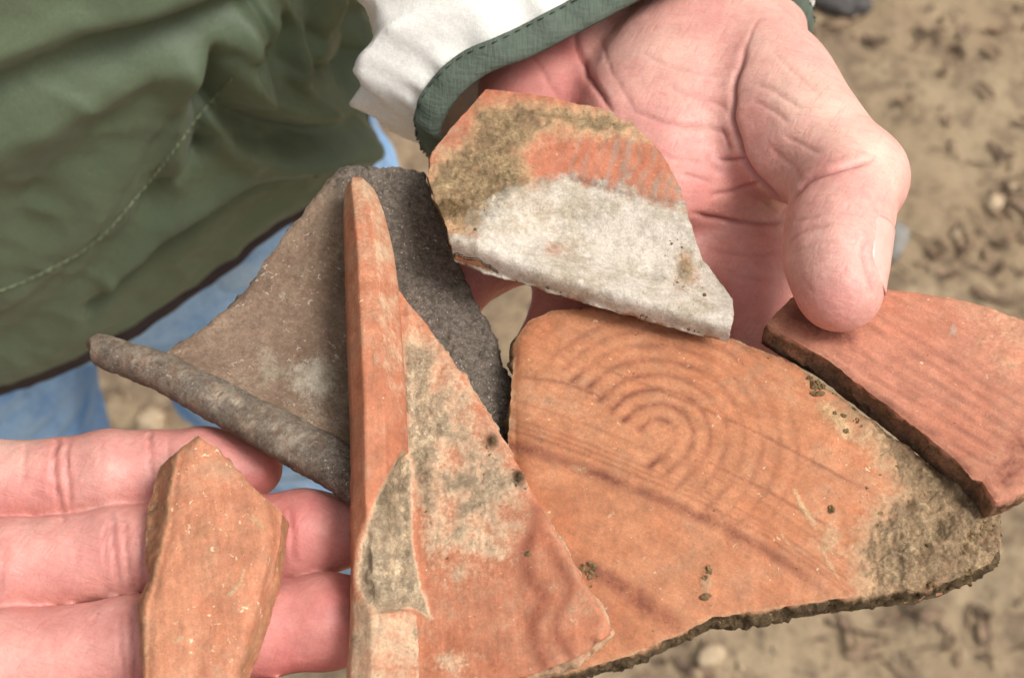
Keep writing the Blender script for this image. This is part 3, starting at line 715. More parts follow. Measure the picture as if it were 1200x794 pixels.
# ---- dark grey-brown rim sherd
A_OUT = [(158, 430), (190, 413), (233, 386), (280, 349), (300, 320), (317, 296), (339, 268), (372, 226), (397, 197), (429, 195), (460, 197), (494, 203), (513, 249), (534, 302), (556, 349), (577, 392), (596, 450), (597, 503), (560, 540), (490, 572), (440, 580), (400, 556), (330, 516), (240, 468), (180, 440)]
A_RIM = [(111, 418, -0.0075, 11, 0.0050), (119, 420, -0.0090, 19, 0.0085), (145, 429, -0.0092, 21, 0.0092), (200, 450, -0.0095, 24, 0.0098), (260, 482, -0.0096, 26, 0.0103), (330, 520, -0.0098, 29, 0.0107), (395, 556, -0.0102, 30, 0.0110), (440, 585, -0.0125, 32, 0.0118)]
def a_top(px, py):
    d, _ = polyd(px, py, [(r[0], r[1]) for r in A_RIM])
    h = -0.0062 + 0.0062 * np.exp(-(d / 44) ** 2)
    q = (px - 470) * 0.92 - (py - 330) * 0.40                       # towards the dark broken flank
    h = h + 0.0030 * sstep(-200, -330, (px - 500) * 0.6 - (py - 300) * 0.1 - 40) 
    h = h + 0.0018 * sstep(330, 200, py) - 0.0030 * sstep(-5, 70, q)
    h = h - 0.0035 * sstep(270, 150, px)
    return h + 0.0006 * fbm(p3(px, py, 1 / 50), 3, 32)
def a_masks(px, py):
    q = (px - 450) * 0.90 - (py - 330) * 0.42; n = fbm(p3(px, py, 1 / 60), 4, 33)
    soil = sstep(-40, 45, q + 20 * n)
    white = 0.62 * np.exp(-(((px - 352) / 62) ** 2 + ((py - 445) / 42) ** 2)) * (0.85 + 1.6 * n)
    white = np.maximum(white, 0.40 * np.exp(-(((px - 395) / 16) ** 2 + ((py - 500) / 40) ** 2)) * (0.8 + 1.5 * n))
    dirt = 0.42 * sstep(300, 200, py) + 0.3 + 0.5 * n
    return dict(soil=np.clip(soil, 0, 1), white=np.clip(white, 0, 1), dirt=np.clip(dirt, 0, 1) * 0.8, paint=0 * px, lump=0.0005 * soil * fbm(p3(px, py, 1 / 9), 4, 3, 0.7))
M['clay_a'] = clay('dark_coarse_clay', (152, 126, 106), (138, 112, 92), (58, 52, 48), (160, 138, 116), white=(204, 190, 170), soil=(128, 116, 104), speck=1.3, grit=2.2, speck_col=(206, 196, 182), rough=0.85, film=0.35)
t = empty('pottery_sherd', at(350, 400, -0.012), 'dark grey brown coarse rim sherd with thick rolled lip resting on the little finger', 'pottery sherd', GRP)
sherd_mesh('wall', A_OUT, a_top, 0.0058, M['clay_a'], t, a_masks, 2.6, 2.4, 0.0005, 0.0010, 51, lambda px, py: dict(soil=0.6, dirt=0.6))
ROUND = [(math.cos(a) , 0.5 + 0.5 * math.sin(a)) for a in np.linspace(0, 2 * math.pi, 28, endpoint=False)]
def a_rim_masks(px, py, s, u):
    n = fbm(p3(px, py, 1 / 9), 5, 34, 0.75)
    return dict(paint=np.clip(0.85 * sstep(335, 400, px) + 0.35 * sstep(0.5, 0.2, u) + 0.5 * n, 0, 0.9), white=np.clip(0.40 + 0.4 * n - 0.3 * sstep(350, 400, px) + 0.14 * sstep(160, 330, px), 0, 1) * sstep(0.35, .8, u), soil=np.clip(0.40 + 0.25 * fbm(p3(px, py, 1 / 30), 4, 35, 0.6) + 0.4 * sstep(350, 400, px), 0, 1), dirt=np.clip(0.35 + n, 0, 1),  # dark tone grows towards the right end and the lower half
                lump=0.00022 * fbm(p3(px, py, 1 / 12), 4, 36, 0.7))
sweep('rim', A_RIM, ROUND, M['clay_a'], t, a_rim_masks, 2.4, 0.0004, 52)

# ---- orange ridge-rimmed triangular sherd
B_WALL = [(446, 318), (470, 342), (500, 380), (541, 439), (582, 499), (627, 581), (679, 671), (717, 737), (696, 757), (664, 774), (627, 787), (560, 806), (480, 842), (455, 850), (455, 700), (458, 560), (452, 420)]
def b_top(px, py):
    x = np.clip((px - 478) / 240, -0.3, 1)
    h = 0.0016 + 0.0078 * x - 0.0016 * np.clip(x, 0, 1) ** 2
    h = h + 0.0010 * np.exp(-np.clip(px - 480, 0, 99) / 5)             # small fillet into the rim
    h = h - 0.0006 * sstep(500, 800, py)
    return h + 0.0003 * fbm(p3(px, py, 1 / 60), 3, 61)
B_CHIP = [(474, 529), (456, 556), (439, 587), (421, 634), (415, 690), (440, 716), (478, 712), (506, 725), (492, 682), (483, 630), (483, 540)]
ZIG = [(632, 592), (627, 622), (611, 652), (620, 678), (638, 700), (624, 727), (624, 745), (637, 774)]
ZIG2 = [(629, 618), (650, 650), (671, 686), (657, 712), (651, 737), (669, 768)]
def b_masks(px, py):
    n = fbm(p3(px, py, 1 / 45), 4, 62)
    band = area(px, py, [(470, 340), (500, 385), (545, 450), (600, 545), (608, 600), (590, 655), (530, 680), (500, 640), (495, 560), (470, 460)], 34)
    dirt = np.clip(band * (0.66 + 0.7 * n) + 0.62 * line(px, py, [(484, 400), (488, 520), (495, 590)], 16), 0, 1)
    dirt = np.maximum(dirt, area(px, py, B_CHIP, 5))
    dirt = np.maximum(dirt, 0.5 * np.exp(-(((px - 530) / 30) ** 2 + ((py - 775) / 18) ** 2)))
    dirt = np.maximum(dirt, 0.55 * sstep(505, 470, px) * sstep(690, 730, py) * (0.9 + 0.8 * n))
    soil = 0.8 * np.exp(-(((px - 577) / 7) ** 2 + ((py - 518) / 8) ** 2)) + 0.8 * np.exp(-(((px - 609) / 7) ** 2 + ((py - 560) / 9) ** 2)) + 0.5 * np.exp(-(((px - 700) / 7) ** 2 + ((py - 752) / 8) ** 2))
    paint = np.maximum(0.80 * line(px, py, ZIG, 10, False), 0.65 * line(px, py, ZIG2, 8, False)) * (0.95 + 0.4 * n)
    paint = np.maximum(paint, 0.20 * line(px, py, [(600, 740), (560, 800)], 16))
    
    white = 0.32 * band * sstep(0.0, 0.5, n + 0.1)
    gold = 0.9 * line(px, py, [(490, 520), (500, 560), (502, 605)], 14)
    return dict(dirt=np.maximum(dirt, gold), soil=np.clip(soil + 0.45 * gold, 0, 1), paint=np.clip(paint, 0, 1), white=white, lump=0.0014 * gold * np.abs(fbm(p3(px, py, 1 / 7), 3, 9)) + 0.0012 * soil)
M['clay_b'] = clay('salmon_clay', (194, 128, 96), (184, 112, 80), (138, 74, 54), (204, 182, 150), white=(200, 180, 150), soil=(92, 78, 54), speck=0.2, film=0.5, opaque=0.85, wheel=1.5)
t = empty('pottery_sherd', at(500, 600, -0.004), 'triangular salmon sherd with tall ridged rim and wavy painted line', 'pottery sherd', GRP)
sherd_mesh('wall', B_WALL, b_top, 0.0062, M['clay_b'], t, b_masks, 2.5, 1.3, 0.0002, 0.0009, 63, lambda px, py: dict(dirt=0.6, soil=0.15))
B_RIM = [(425, 231, -0.0030, 9, 0.007), (424, 240, -0.0035, 19, 0.0110), (427, 262, -0.0035, 25, 0.0135), (433, 300, -0.0030, 30, 0.0150), (438, 350, -0.0025, 33, 0.0158), (442, 420, -0.0020, 34, 0.0160), (446, 500, -0.0025, 34, 0.0160),
         (448, 560, -0.0040, 34, 0.0168), (449, 620, -0.0050, 35, 0.0160), (452, 680, -0.0060, 37, 0.0145), (456, 740, -0.0062, 42, 0.0120), (458, 800, -0.0062, 46, 0.0108), (460, 860, -0.0062, 46, 0.010)]
FACET = [(-0.9, 0), (-1, 0.15), (-1.0, 0.40), (-0.97, 0.62), (-0.86, 0.80), (-0.72, 0.90), (-0.52, 0.955), (-0.36, 0.985), (-0.2, 1.0), (0.0, 0.99), (0.18, 0.97), (0.3, 0.94), (0.5, 0.86), (0.68, 0.77), (0.8, 0.70), (0.92, 0.58), (1.0, 0.42), (1.02, 0.25), (0.95, 0.05), (0.5, 0), (0, 0), (-0.5, 0)]
def b_rim_masks(px, py, s, u):
    n = fbm(p3(px, py, 1 / 40), 4, 65)
    chip = area(px, py, B_CHIP, 5)
    dirt = 0.46 * sstep(-0.28, -0.40, s) * sstep(620, 300, py) * (0.9 + n) + 0.30 * np.exp(-(s / 0.3) ** 2) * sstep(420, 250, py) * (0.9 + n)
    dirt = np.maximum(dirt, 1.3 * chip)
    dirt = np.maximum(dirt, 0.62 * sstep(660, 720, py) * (0.9 + 0.6 * n))
    dirt = np.maximum(dirt, 0.42 * sstep(275, 235, py))
    return dict(dirt=np.clip(dirt, 0, 1), paint=0.30 * sstep(-0.3, -0.38, s) * sstep(350, 520, py) + 0.25 * np.exp(-((s - 0.95) / 0.08) ** 2), white=0.3 * np.exp(-((s + .1) / .25) ** 2) * np.clip(n * 2, 0, 1), soil=chip * 0.48 * sstep(720, 560, py),  # darker tone on the left facet and along the right edge
                lump=-0.0024 * sstep(0, 1, chip) * (0.8 + 0.5 * fbm(p3(px, py, 1 / 20), 3, 7)) + 0.0)
FACET = [(-0.95, 0), (-1.0, 0.1), (-1.0, 0.52), (-0.97, 0.57), (-0.36, 0.95), (-0.31, 0.965), (0.32, 1.0), (0.37, 0.985), (0.84, 0.72), (0.88, 0.68), (1.0, 0.40), (1.02, 0.30), (1.0, 0.0)]
FACET = [tuple(r) for r in resample(np.array(FACET) * 10, 0.8) / 10]
sweep('rim', B_RIM, FACET, M['clay_b'], t, b_rim_masks, 2.2, 0.00022, 66)
crumbs(t, [(577, 518, 5, 6, 1), (609, 558, 5, 7, 1), (500, 572, 8, 22, 2.4), (690, 668, 5, 6, .5), (540, 600, 40, 50, .5)], in_poly_top(b_top, B_WALL, 3), 320, (0.0001, 0.0006), seed=12)

# ---- small elongated sherd on the fingers
F_OUT = [(232, 509), (252, 522), (270, 540), (301, 573), (330, 598), (327, 636), (320, 674), (305, 716), (286, 758), (274, 794), (262, 836), (215, 848), (168, 838), (166, 794), (165, 750), (160, 704), (175, 676), (171, 655), (170, 620), (174, 592), (188, 546), (208, 528)]
F_L = [(236, 505), (222, 518), (211, 532), (203, 570), (198, 616), (190, 650), (183, 680), (174, 712), (172, 760), (172, 860)]
F_R = [(236, 505), (262, 536), (297, 571), (313, 598), (316, 622), (310, 660), (294, 727), (275, 793), (262, 850)]
def f_top(px, py):
    xl = np.interp(py, [p[1] for p in F_L], [p[0] for p in F_L]); xr = np.interp(py, [p[1] for p in F_R], [p[0] for p in F_R])
    h = 0.0068 - 0.0070 * sstep(0, 1, (xl - px) / 20) - 0.0042 * sstep(0, 1, (px - xr) / 13)
    h = h - 0.0006 * np.exp(-((px - xl) / 6) ** 2) - 0.0005 * np.exp(-((px - xr) / 6) ** 2)
    return h + 0.0005 * fbm(p3(px, py, 1 / 45), 3, 71)
def f_masks(px, py):
    xl = np.interp(py, [p[1] for p in F_L], [p[0] for p in F_L]); n = fbm(p3(px, py, 1 / 26), 4, 72)
    dirt = sstep(-3, 5, xl - px) * 0.62
    dirt = np.maximum(dirt, 0.62 * np.exp(-(((px - 240) / 14) ** 2 + ((py - 622) / 10) ** 2)))
    dirt = np.maximum(dirt, 0.7 * np.exp(-(((px - 232) / 14) ** 2 + ((py - 511) / 8) ** 2)))
    white = 0.60 * line(px, py, [(290, 602), (303, 612), (310, 620)], 5) + 0.6 * line(px, py, [(288, 660), (282, 682), (272, 694), (262, 700)], 3.5) + 0.45 * np.exp(-(((px - 200) / 26) ** 2 + ((py - 755) / 22) ** 2)) * (0.6 + 2 * n)
    return dict(dirt=np.clip(dirt, 0, 1), white=np.clip(white, 0, 1), paint=0 * px, soil=0.2 * sstep(0, 8, xl - px))
M['clay_f'] = clay('bright_orange_clay', (202, 140, 106), (194, 124, 92), (140, 84, 60), (160, 122, 88), white=(232, 204, 160), soil=(112, 88, 64), speck=1.2, speck_col=(234, 210, 172), film=0.6, wheel=1.35)
t = empty('pottery_sherd', at(240, 670, -0.004), 'small elongated orange sherd with pale flecks lying across the fingers', 'pottery sherd', GRP)
sherd_mesh('wall', F_OUT, f_top, lambda px, py: np.maximum(f_top(px, py) + 0.0052, 0.001), M['clay_f'], t, f_masks, 2.2, 1.4, 0.0002, 0.0006, 73, lambda px, py: dict(dirt=0.55))

# ------------------------------------------------------------------ the person
person = empty('person', (-0.22, 0.40, 0.0), 'person in olive jacket and light blue jeans holding pottery sherds in both hands', 'person')

def rcone(P, a, b, r1, r2):
    ba = b - a; l2 = ba @ ba; rr = r1 - r2; a2 = l2 - rr * rr; il2 = 1 / l2
    pa = P - a; y = pa @ ba; z = y - l2
    w = pa * l2 - ba * y[..., None]; x2 = (w * w).sum(-1); y2 = y * y * l2; z2 = z * z * l2
    k = np.sign(rr) * rr * rr * x2
    c1 = np.sign(z) * a2 * z2 > k; c2 = np.sign(y) * a2 * y2 < k
    return np.where(c1, np.sqrt(x2 + z2) * il2 - r2, np.where(c2, np.sqrt(x2 + y2) * il2 - r1, (np.sqrt(x2 * a2 * il2) + y * rr) * il2 - r1))

def smin(a, b, k):
    h = np.maximum(k - np.abs(a - b), 0) / k
    return np.minimum(a, b) - h * h * k * 0.25

def chain(P, pts, k=0.004):
    """pts rows: world x,y,z,r"""
    d = None
    for p, q in zip(pts[:-1], pts[1:]):
        e = rcone(P, np.array(p[:3]), np.array(q[:3]), p[3], q[3])
        d = e if d is None else smin(d, e, k)
    return d

def ellip(P, c, r):
    q = (P - c) / np.array(r); k0 = np.linalg.norm(q, axis=-1); k1 = np.linalg.norm(q / np.array(r), axis=-1) + 1e-9
    return k0 * (k0 - 1) / k1

def pt(px, py, h, r):
    return (*at(px, py, h), r)

def surface_nets(vol, org, s):
    nx, ny, nz = vol.shape; neg = vol < 0
    cnt = np.zeros((nx - 1, ny - 1, nz - 1), np.int16)
    acc = np.zeros((nx - 1, ny - 1, nz - 1, 3), np.float32)
    idx = [(a, b, c) for a in (0, 1) for b in (0, 1) for c in (0, 1)]
    sl = lambda o: tuple(slice(o[i], (vol.shape[i] - 1) + o[i]) for i in range(3))
    for o in idx:
        for ax in range(3):
            if o[ax] == 1: continue
            o2 = list(o); o2[ax] = 1; v0 = vol[sl(o)]; v1 = vol[sl(o2)]
            m = (v0 < 0) != (v1 < 0)
            t = np.where(m, v0 / (v0 - v1 + 1e-20), 0)
            for j in range(3):
                acc[..., j] += np.where(m, t if j == ax else float(o[j]), 0)
            cnt += m
    act = cnt > 0
    ids = np.full(act.shape, -1, np.int64); ids[act] = np.arange(act.sum())
    cell = np.stack(np.nonzero(act), -1)
    V = org + s * (cell + acc[act] / cnt[act][:, None])
    faces = []
    for ax in range(3):
        u, v = [(1, 2), (2, 0), (0, 1)][ax]
        S0 = [slice(None)] * 3; S1 = [slice(None)] * 3; S0[ax] = slice(0, -1); S1[ax] = slice(1, None)
        a = neg[tuple(S0)]; b = neg[tuple(S1)]; e = np.stack(np.nonzero(a != b), -1)
        ok = (e[:, u] > 0) & (e[:, v] > 0) & (e[:, u] < vol.shape[u] - 1) & (e[:, v] < vol.shape[v] - 1); e = e[ok]
        flip = a[tuple(e.T)]
        def cid(du, dv):
            c = e.copy(); c[:, u] -= du; c[:, v] -= dv; return ids[tuple(c.T)]
        q = np.stack([cid(1, 1), cid(0, 1), cid(0, 0), cid(1, 0)], -1)
        q = np.where(flip[:, None], q, q[:, ::-1]); faces.append(q)
    return V, np.vstack(faces)

def grid_eval(fn, lo, hi, s, B=5):
    """distance field on a grid, worked out finely only near the surface"""
    n = (np.ceil((np.array(hi) - lo) / s / B).astype(int) + 1) * B
    ax = [np.arange(n[i]) * s + lo[i] for i in range(3)]
    cx = [lo[i] + (np.arange(n[i] // B) * B + (B - 1) / 2) * s for i in range(3)]
    Cg = np.stack(np.meshgrid(*cx, indexing='ij'), -1); cv = fn(Cg.reshape(-1, 3)).reshape(Cg.shape[:3])
    out = cv.repeat(B, 0).repeat(B, 1).repeat(B, 2).astype(np.float32)
    near = (np.abs(cv) < B * s * 1.15 + 0.0015).repeat(B, 0).repeat(B, 1).repeat(B, 2)
    idx = np.stack(np.nonzero(near), -1)
    P = np.stack([ax[k][idx[:, k]] for k in range(3)], -1); v = np.empty(len(P), np.float32)
    for k in range(0, len(P), 150000): v[k:k + 150000] = fn(P[k:k + 150000])
    out[near] = v
    return out

def left_hand(P):
    # wrist and heel of the hand
    d = chain(P, [pt(770, -330, -0.020, 0.027), pt(745, -60, -0.022, 0.024), pt(720, 60, -0.020, 0.022)], 0.01)
    d = smin(d, chain(P, [pt(860, -330, -0.020, 0.026), pt(845, -60, -0.018, 0.022), pt(850, 60, -0.012, 0.022)], 0.01), 0.012)
    # metacarpals
    for row in ([pt(830, 40, -.018, .017), pt(872, 330, -.0205, .0135)], [pt(770, 40, -.020, .017), pt(775, 330, -.0215, .0135)], [pt(710, 50, -.020, .016), pt(690, 320, -.0215, .0130)], [pt(655, 60, -.019, .016), pt(612, 262, -.0200, .0125)]):
        d = smin(d, chain(P, row), 0.009)
    d = smin(d, ellip(P, at(640, 110, -0.013), (.017, .026, .013)), 0.010)          # little-finger side pad
    # thenar pad
    th = ellip(P, at(776, 148, -0.002), (.0215, .0300, .0145))
    th = smin(th, ellip(P, at(820, 78, 0.000), (.0200, .0270, .0150)), 0.010)
    th = smin(th, ellip(P, at(850, 215, -0.006), (.0125, .0100, .0110)), 0.005)
    d = smin(d, th, 0.006)
    # thumb
    tb = chain(P, [pt(838, 22, -0.006, .0165), pt(902, 108, 0.003, .0148), pt(956, 172, 0.011, .0138)], 0.008)
    tb = smin(tb, ellip(P, at(915, 150, 0.008), (.0140, .0165, .0110)), 0.008)
    td = chain(P, [pt(988, 212, 0.0145, .0128), pt(986, 255, 0.0175, .0104), pt(981, 295, 0.0190, .0098), pt(986, 340, 0.0180, .0089)], 0.005)
    td = smin(td, ellip(P, at(968, 300, 0.019), (.0070, .0130, .0085)), 0.006)
    tb = smin(tb, td, 0.0045)
    tb = smin(tb, ellip(P, at(1013, 206, 0.014), (.0085, .0085, .0085)), 0.008)       # knuckle
    d = smin(d, tb, 0.0045)
    # fingers under the sherds
    ix = chain(P, [pt(872, 330, -.0205, .0125), pt(880, 470, -.0190, .0102), pt(845, 600, -.0180, .0090), pt(800, 665, -.0175, .0080)], .004)
    md = chain(P, [pt(775, 330, -.0215, .0125), pt(775, 500, -.0190, .0104), pt(750, 640, -.0180, .0090), pt(710, 700, -.0175, .0080)], .004)
    rg = chain(P, [pt(690, 320, -.0215, .0118), pt(652, 420, -.0200, .0098), pt(640, 560, -.0190, .0086), pt(640, 630, -.0185, .0078)], .004)
    pk = chain(P, [pt(612, 262, -.0200, .0115), pt(575, 300, -.0215, .0088), pt(525, 345, -.0215, .0078), pt(480, 372, -.0215, .0070)], .004)
    f = ix
    for g in (md, rg, pk): f = smin(f, g, 0.0014)
    return smin(d, f, 0.005)

def right_hand(P):
    def finger(base, pip, dip, tip, r):
        b = np.array(base[:3]); p = np.array(pip[:3])
        mid1 = (b + p) / 2; q = np.array(dip[:3]); mid2 = (p + q) / 2
        up = np.array([0, 0, 0.0007])
        return chain(P, [(*base[:3], r * 1.08), (*(mid1 + up), r * 1.10), (*p, r * 0.985), (*(mid2 + up), r * 1.06), (*q, r * 0.97), (*((q + np.array(tip[:3])) / 2 + up), r * 0.98), (*tip[:3], r * 0.76)], 0.003)
    pk = finger(at(-130, 575, -.0150), at(74, 562, -.0148), at(182, 552, -.0152), at(296, 548, -.0185), .00905)
    rg = finger(at(-130, 690, -.0155), at(140, 648, -.0145), at(290, 634, -.0150), at(420, 622, -.0165), .0098)
    md = finger(at(-130, 800, -.0155), at(150, 756, -.0145), at(310, 736, -.0150), at(455, 722, -.0160), .0099)
    ix = finger(at(-140, 915, -.0155), at(110, 885, -.0150), at(260, 862, -.0160), at(390, 842, -.0180), .0092)
    f = pk
    for g in (rg, md, ix): f = smin(f, g, 0.0005)
    W = at(-640, 790, -.020)
    d = None
    for y0, y1 in ((575, 730), (685, 765), (800, 800), (915, 835)):
        e = chain(P, [pt(-130, y0, -.0160, .0120), pt(-560, y1, -.0180, .0160)]); d = e if d is None else smin(d, e, .010)
    d = smin(d, ellip(P, at(-380, 690, -.014), (.036, .016, .014)), .010)
    d = smin(d, ellip(P, at(-400, 900, -.012), (.036, .020, .017)), .010)
    th = chain(P, [pt(-430, 920, -.014, .016), pt(-260, 1020, -.006, .0135), pt(-110, 1060, 0.002, .0115), pt(10, 1060, 0.004, .0092)], .006)
    d = smin(d, th, .006)
    d = smin(d, chain(P, [pt(-540, 740, -.020, .020), pt(-1000, 720, -.026, .026)]), .012)
    d = smin(d, chain(P, [pt(-540, 840, -.020, .020), pt(-1000, 830, -.026, .026)]), .012)
    return smin(d, f, 0.004)

L_CREASE = [([(874, 60), (862, 95), (859, 130), (868, 172), (886, 208), (925, 243)], 5.0, .0016), ([(812, 250), (850, 259), (895, 262), (925, 256)], 4.0, .0012), ([(842, 187), (874, 187)], 3.6, .0011), ([(833, 229), (866, 222), (894, 212)], 3.4, .0008),
            ([(1022, 187), (988, 197), (955, 207), (933, 228), (918, 254)], 4.2, .0014), ([(922, 283), (945, 270), (975, 262)], 4, .0005), ([(930, 262), (960, 250)], 3, .0004), ([(673, 30), (680, 62), (692, 92), (716, 128)], 5, .0016),
            ([(735, 128), (780, 143), (830, 150), (857, 158)], 4, .0006), ([(780, 100), (830, 118), (858, 130)], 5, .0004), ([(880, 118), (905, 128), (925, 146)], 4, .0004), ([(882, 100), (912, 108), (940, 128)], 4, .0004),
            ([(890, 20), (872, 60), (864, 100)], 3, .0004), ([(700, 40), (720, 90), (745, 130)], 4, .0003), ([(845, 150), (856, 175)], 3, .0006), ([(830, 290), (880, 300), (920, 292)], 5, .0004), ([(900, 170), (930, 195), (940, 215)], 5, .0004), ([(825, 180), (845, 205)], 4, .0004),
            ([(620, 60), (640, 90), (660, 120)], 4, .0004), ([(925, 296), (950, 286), (985, 284)], 3, .0003), ([(1018, 279), (1010, 290), (1013, 312), (1024, 346)], 3, .0006), ([(1000, 176), (1030, 184)], 3, .0003), ([(965, 190), (990, 182)], 3, .0003), ([(905, 60), (930, 85), (960, 110)], 4, .0003), ([(918, 160), (945, 172), (965, 180)], 3.5, .0004),
            ([(750, 60), (790, 80), (850, 90)], 3.5, .0003), ([(745, 165), (790, 185), (830, 190)], 3.5, .0004), ([(800, 205), (835, 212)], 3, .0004), ([(880, 230), (900, 240), (915, 252)], 3, .0004), ([(850, 320), (900, 330)], 4, .0003), ([(935, 320), (955, 345)], 3, .0002)]
R_CREASE = [([(68, 510), (64, 545), (70, 585), (74, 612)], 3.0, .0007), ([(80, 512), (78, 550), (84, 600)], 2.6, .0005), ([(178, 500), (176, 525), (180, 560)], 3, .0006), ([(60, 540), (62, 580)], 2.5, .0004),
            ([(132, 600), (134, 640), (142, 690)], 3.0, .0006), ([(144, 600), (150, 645), (158, 695)], 2.6, .0006), ([(150, 712), (156, 760), (158, 800)], 3, .0005), ([(140, 715), (146, 800)], 2.6, .0004), ([(340, 590), (345, 660)], 3, .0004), ([(5, 640), (0, 700)], 3, .0003), ([(120, 520), (118, 560)], 2.5, .0002), ([(30, 520), (26, 570)], 2.5, .0003), ([(200, 510), (198, 545)], 2.5, .0003), ([(90, 640), (94, 680)], 2.5, .0002), ([(126, 610), (124, 660)], 2.4, .0004), ([(165, 620), (170, 690)], 2.4, .0003), ([(170, 720), (176, 790)], 2.4, .0003), ([(60, 740), (64, 790)], 2.4, .0002), ([(190, 690), (196, 640)], 2, .0002)]

def build_hand(fn, lo, hi, s, creases, scale_):
    vol = grid_eval(fn, np.array(lo), np.array(hi), s)
    V, Q = surface_nets(vol, np.array(lo), s)
    # smooth a little
    E = np.vstack([Q[:, [0, 1]], Q[:, [1, 2]], Q[:, [2, 3]], Q[:, [3, 0]]]); E = np.vstack([E, E[:, ::-1]])
    deg = np.bincount(E[:, 0], minlength=len(V))[:, None] + 1e-9
    ecount = {}
    for it in range(5):
        A = np.stack([np.bincount(E[:, 0], V[E[:, 1], j], len(V)) for j in range(3)], -1) / deg
        V = V + (A - V) * 0.5
    fn_ = np.cross(V[Q[:, 2]] - V[Q[:, 0]], V[Q[:, 3]] - V[Q[:, 1]])
    N = np.stack([sum(np.bincount(Q[:, c], fn_[:, j], len(V)) for c in range(4)) for j in range(3)], -1); N /= np.linalg.norm(N, axis=1)[:, None] + 1e-12
    view = CPOS - V; view /= np.linalg.norm(view, axis=1)[:, None]
    face = sstep(0.05, 0.35, (N * view).sum(1))
    px, py = proj(V)
    cr = np.zeros(len(V)); dep = np.zeros(len(V))
    qx, qy = px + 4 * pnoise(V * 180, 3), py + 4 * pnoise(V * 180, 4)
    for pl, w, am in creases:
        sm = smooth_path(pl, 12) if len(pl) > 2 else np.array(pl)
        lo_, hi_ = sm.min(0) - 40, sm.max(0) + 40
        k = np.nonzero((face > 0) & (qx > lo_[0]) & (qx < hi_[0]) & (qy > lo_[1]) & (qy < hi_[1]))[0]
        if not len(k): continue
        d, t = polyd(qx[k], qy[k], sm); fd = np.clip(np.minimum(t, 1 - t) * 5 + 0.25, 0, 1)
        g = lambda ww: np.exp(-(d / ww) ** 2) * fd
        m = g(w); cr[k] = np.maximum(cr[k], g(max(w * 0.55, 1.9)) * min(1, am / .0011))
        dep[k] += 0.6 * m * am + 0.55 * am * g(w * 0.5) - (g(w * 3.2) - m) * am * 0.22
    dep += 0.00035 * fbm(V * np.array([120, 120, 120]), 3, 5)
    V = V - N * (dep * scale_ * face)[:, None]
    return V, Q, cr * face, px, py, N

lw = at(800, -20, 0)
LV, LQ, Lc, Lpx, Lpy, LN = build_hand(left_hand, (at(440, 300, 0)[0] - .004, at(800, 720, 0)[1] - .006, ZP - .056), (at(1100, 200, .02)[0] + .004, at(800, -140, 0)[1], ZP + .036), 0.00060, L_CREASE, 0.66)
RV, RQ, Rc, Rpx, Rpy, RN = build_hand(right_hand, (at(-800, 700, -.02)[0], at(0, 1160, 0)[1] - .012, ZP - .056), (at(480, 600, 0)[0] + .004, at(0, 440, 0)[1] + .004, ZP + .022), 0.00068, R_CREASE, 1.25)
def tint(px, py, V, left):
    n = fbm(V * 60, 3, 13)
    if left:
        red = 0.55 * area(px, py, [(570, 20), (675, 20), (712, 128), (650, 140), (560, 130)], 20) + 0.40 * area(px, py, [(800, 262), (925, 262), (950, 420), (800, 420)], 24) + 0.35 * area(px, py, [(790, 180), (880, 190), (920, 250), (820, 260)], 25)  # redder palm inside the cuff and below the thenar: shade put into colour
        red = red + 0.30 * np.exp(-(((px - 965) / 40) ** 2 + ((py - 360) / 34) ** 2)) + 0.22 * sstep(430, 300, px) + 0.5 * sstep(700, 600, px) * sstep(150, 300, py)  # fingers in the gap also redder, their shade tinted in
        pale = 0.75 * area(px, py, [(880, 40), (950, 60), (1060, 180), (1060, 230), (1000, 180), (920, 150)], 25) + 0.45 * np.exp(-(((px - 770) / 55) ** 2 + ((py - 50) / 45) ** 2))  # highlight along the upper thumb, painted as paler skin
        grime_shade = 0.35 * np.exp(-(((px - 950) / 26) ** 2 + ((py - 345) / 30) ** 2))
    else:
        red = 0.30 + 0.35 * sstep(190, 330, px) + 0.25 * np.exp(-((px - 70) / 30) ** 2 - ((py - 540) / 60) ** 2); pale = 0.5 * sstep(80, 0, px) * sstep(580, 520, py)  # painted shade under the sherds as red, bright left end as pale
        grime_shade = 0.30 * sstep(0.1, 0.5, n) + 0.3 * sstep(320, 400, px)  # patchy grime, plus painted sherd shade towards the fingertips
    return np.clip(red * (1 + n), 0, 1), np.clip(pale * (1 + n), 0, 1), np.clip(grime_shade, 0, 1)
lr, lp, lg = tint(Lpx, Lpy, LV, True); rr_, rp, rgm = tint(Rpx, Rpy, RV, False)

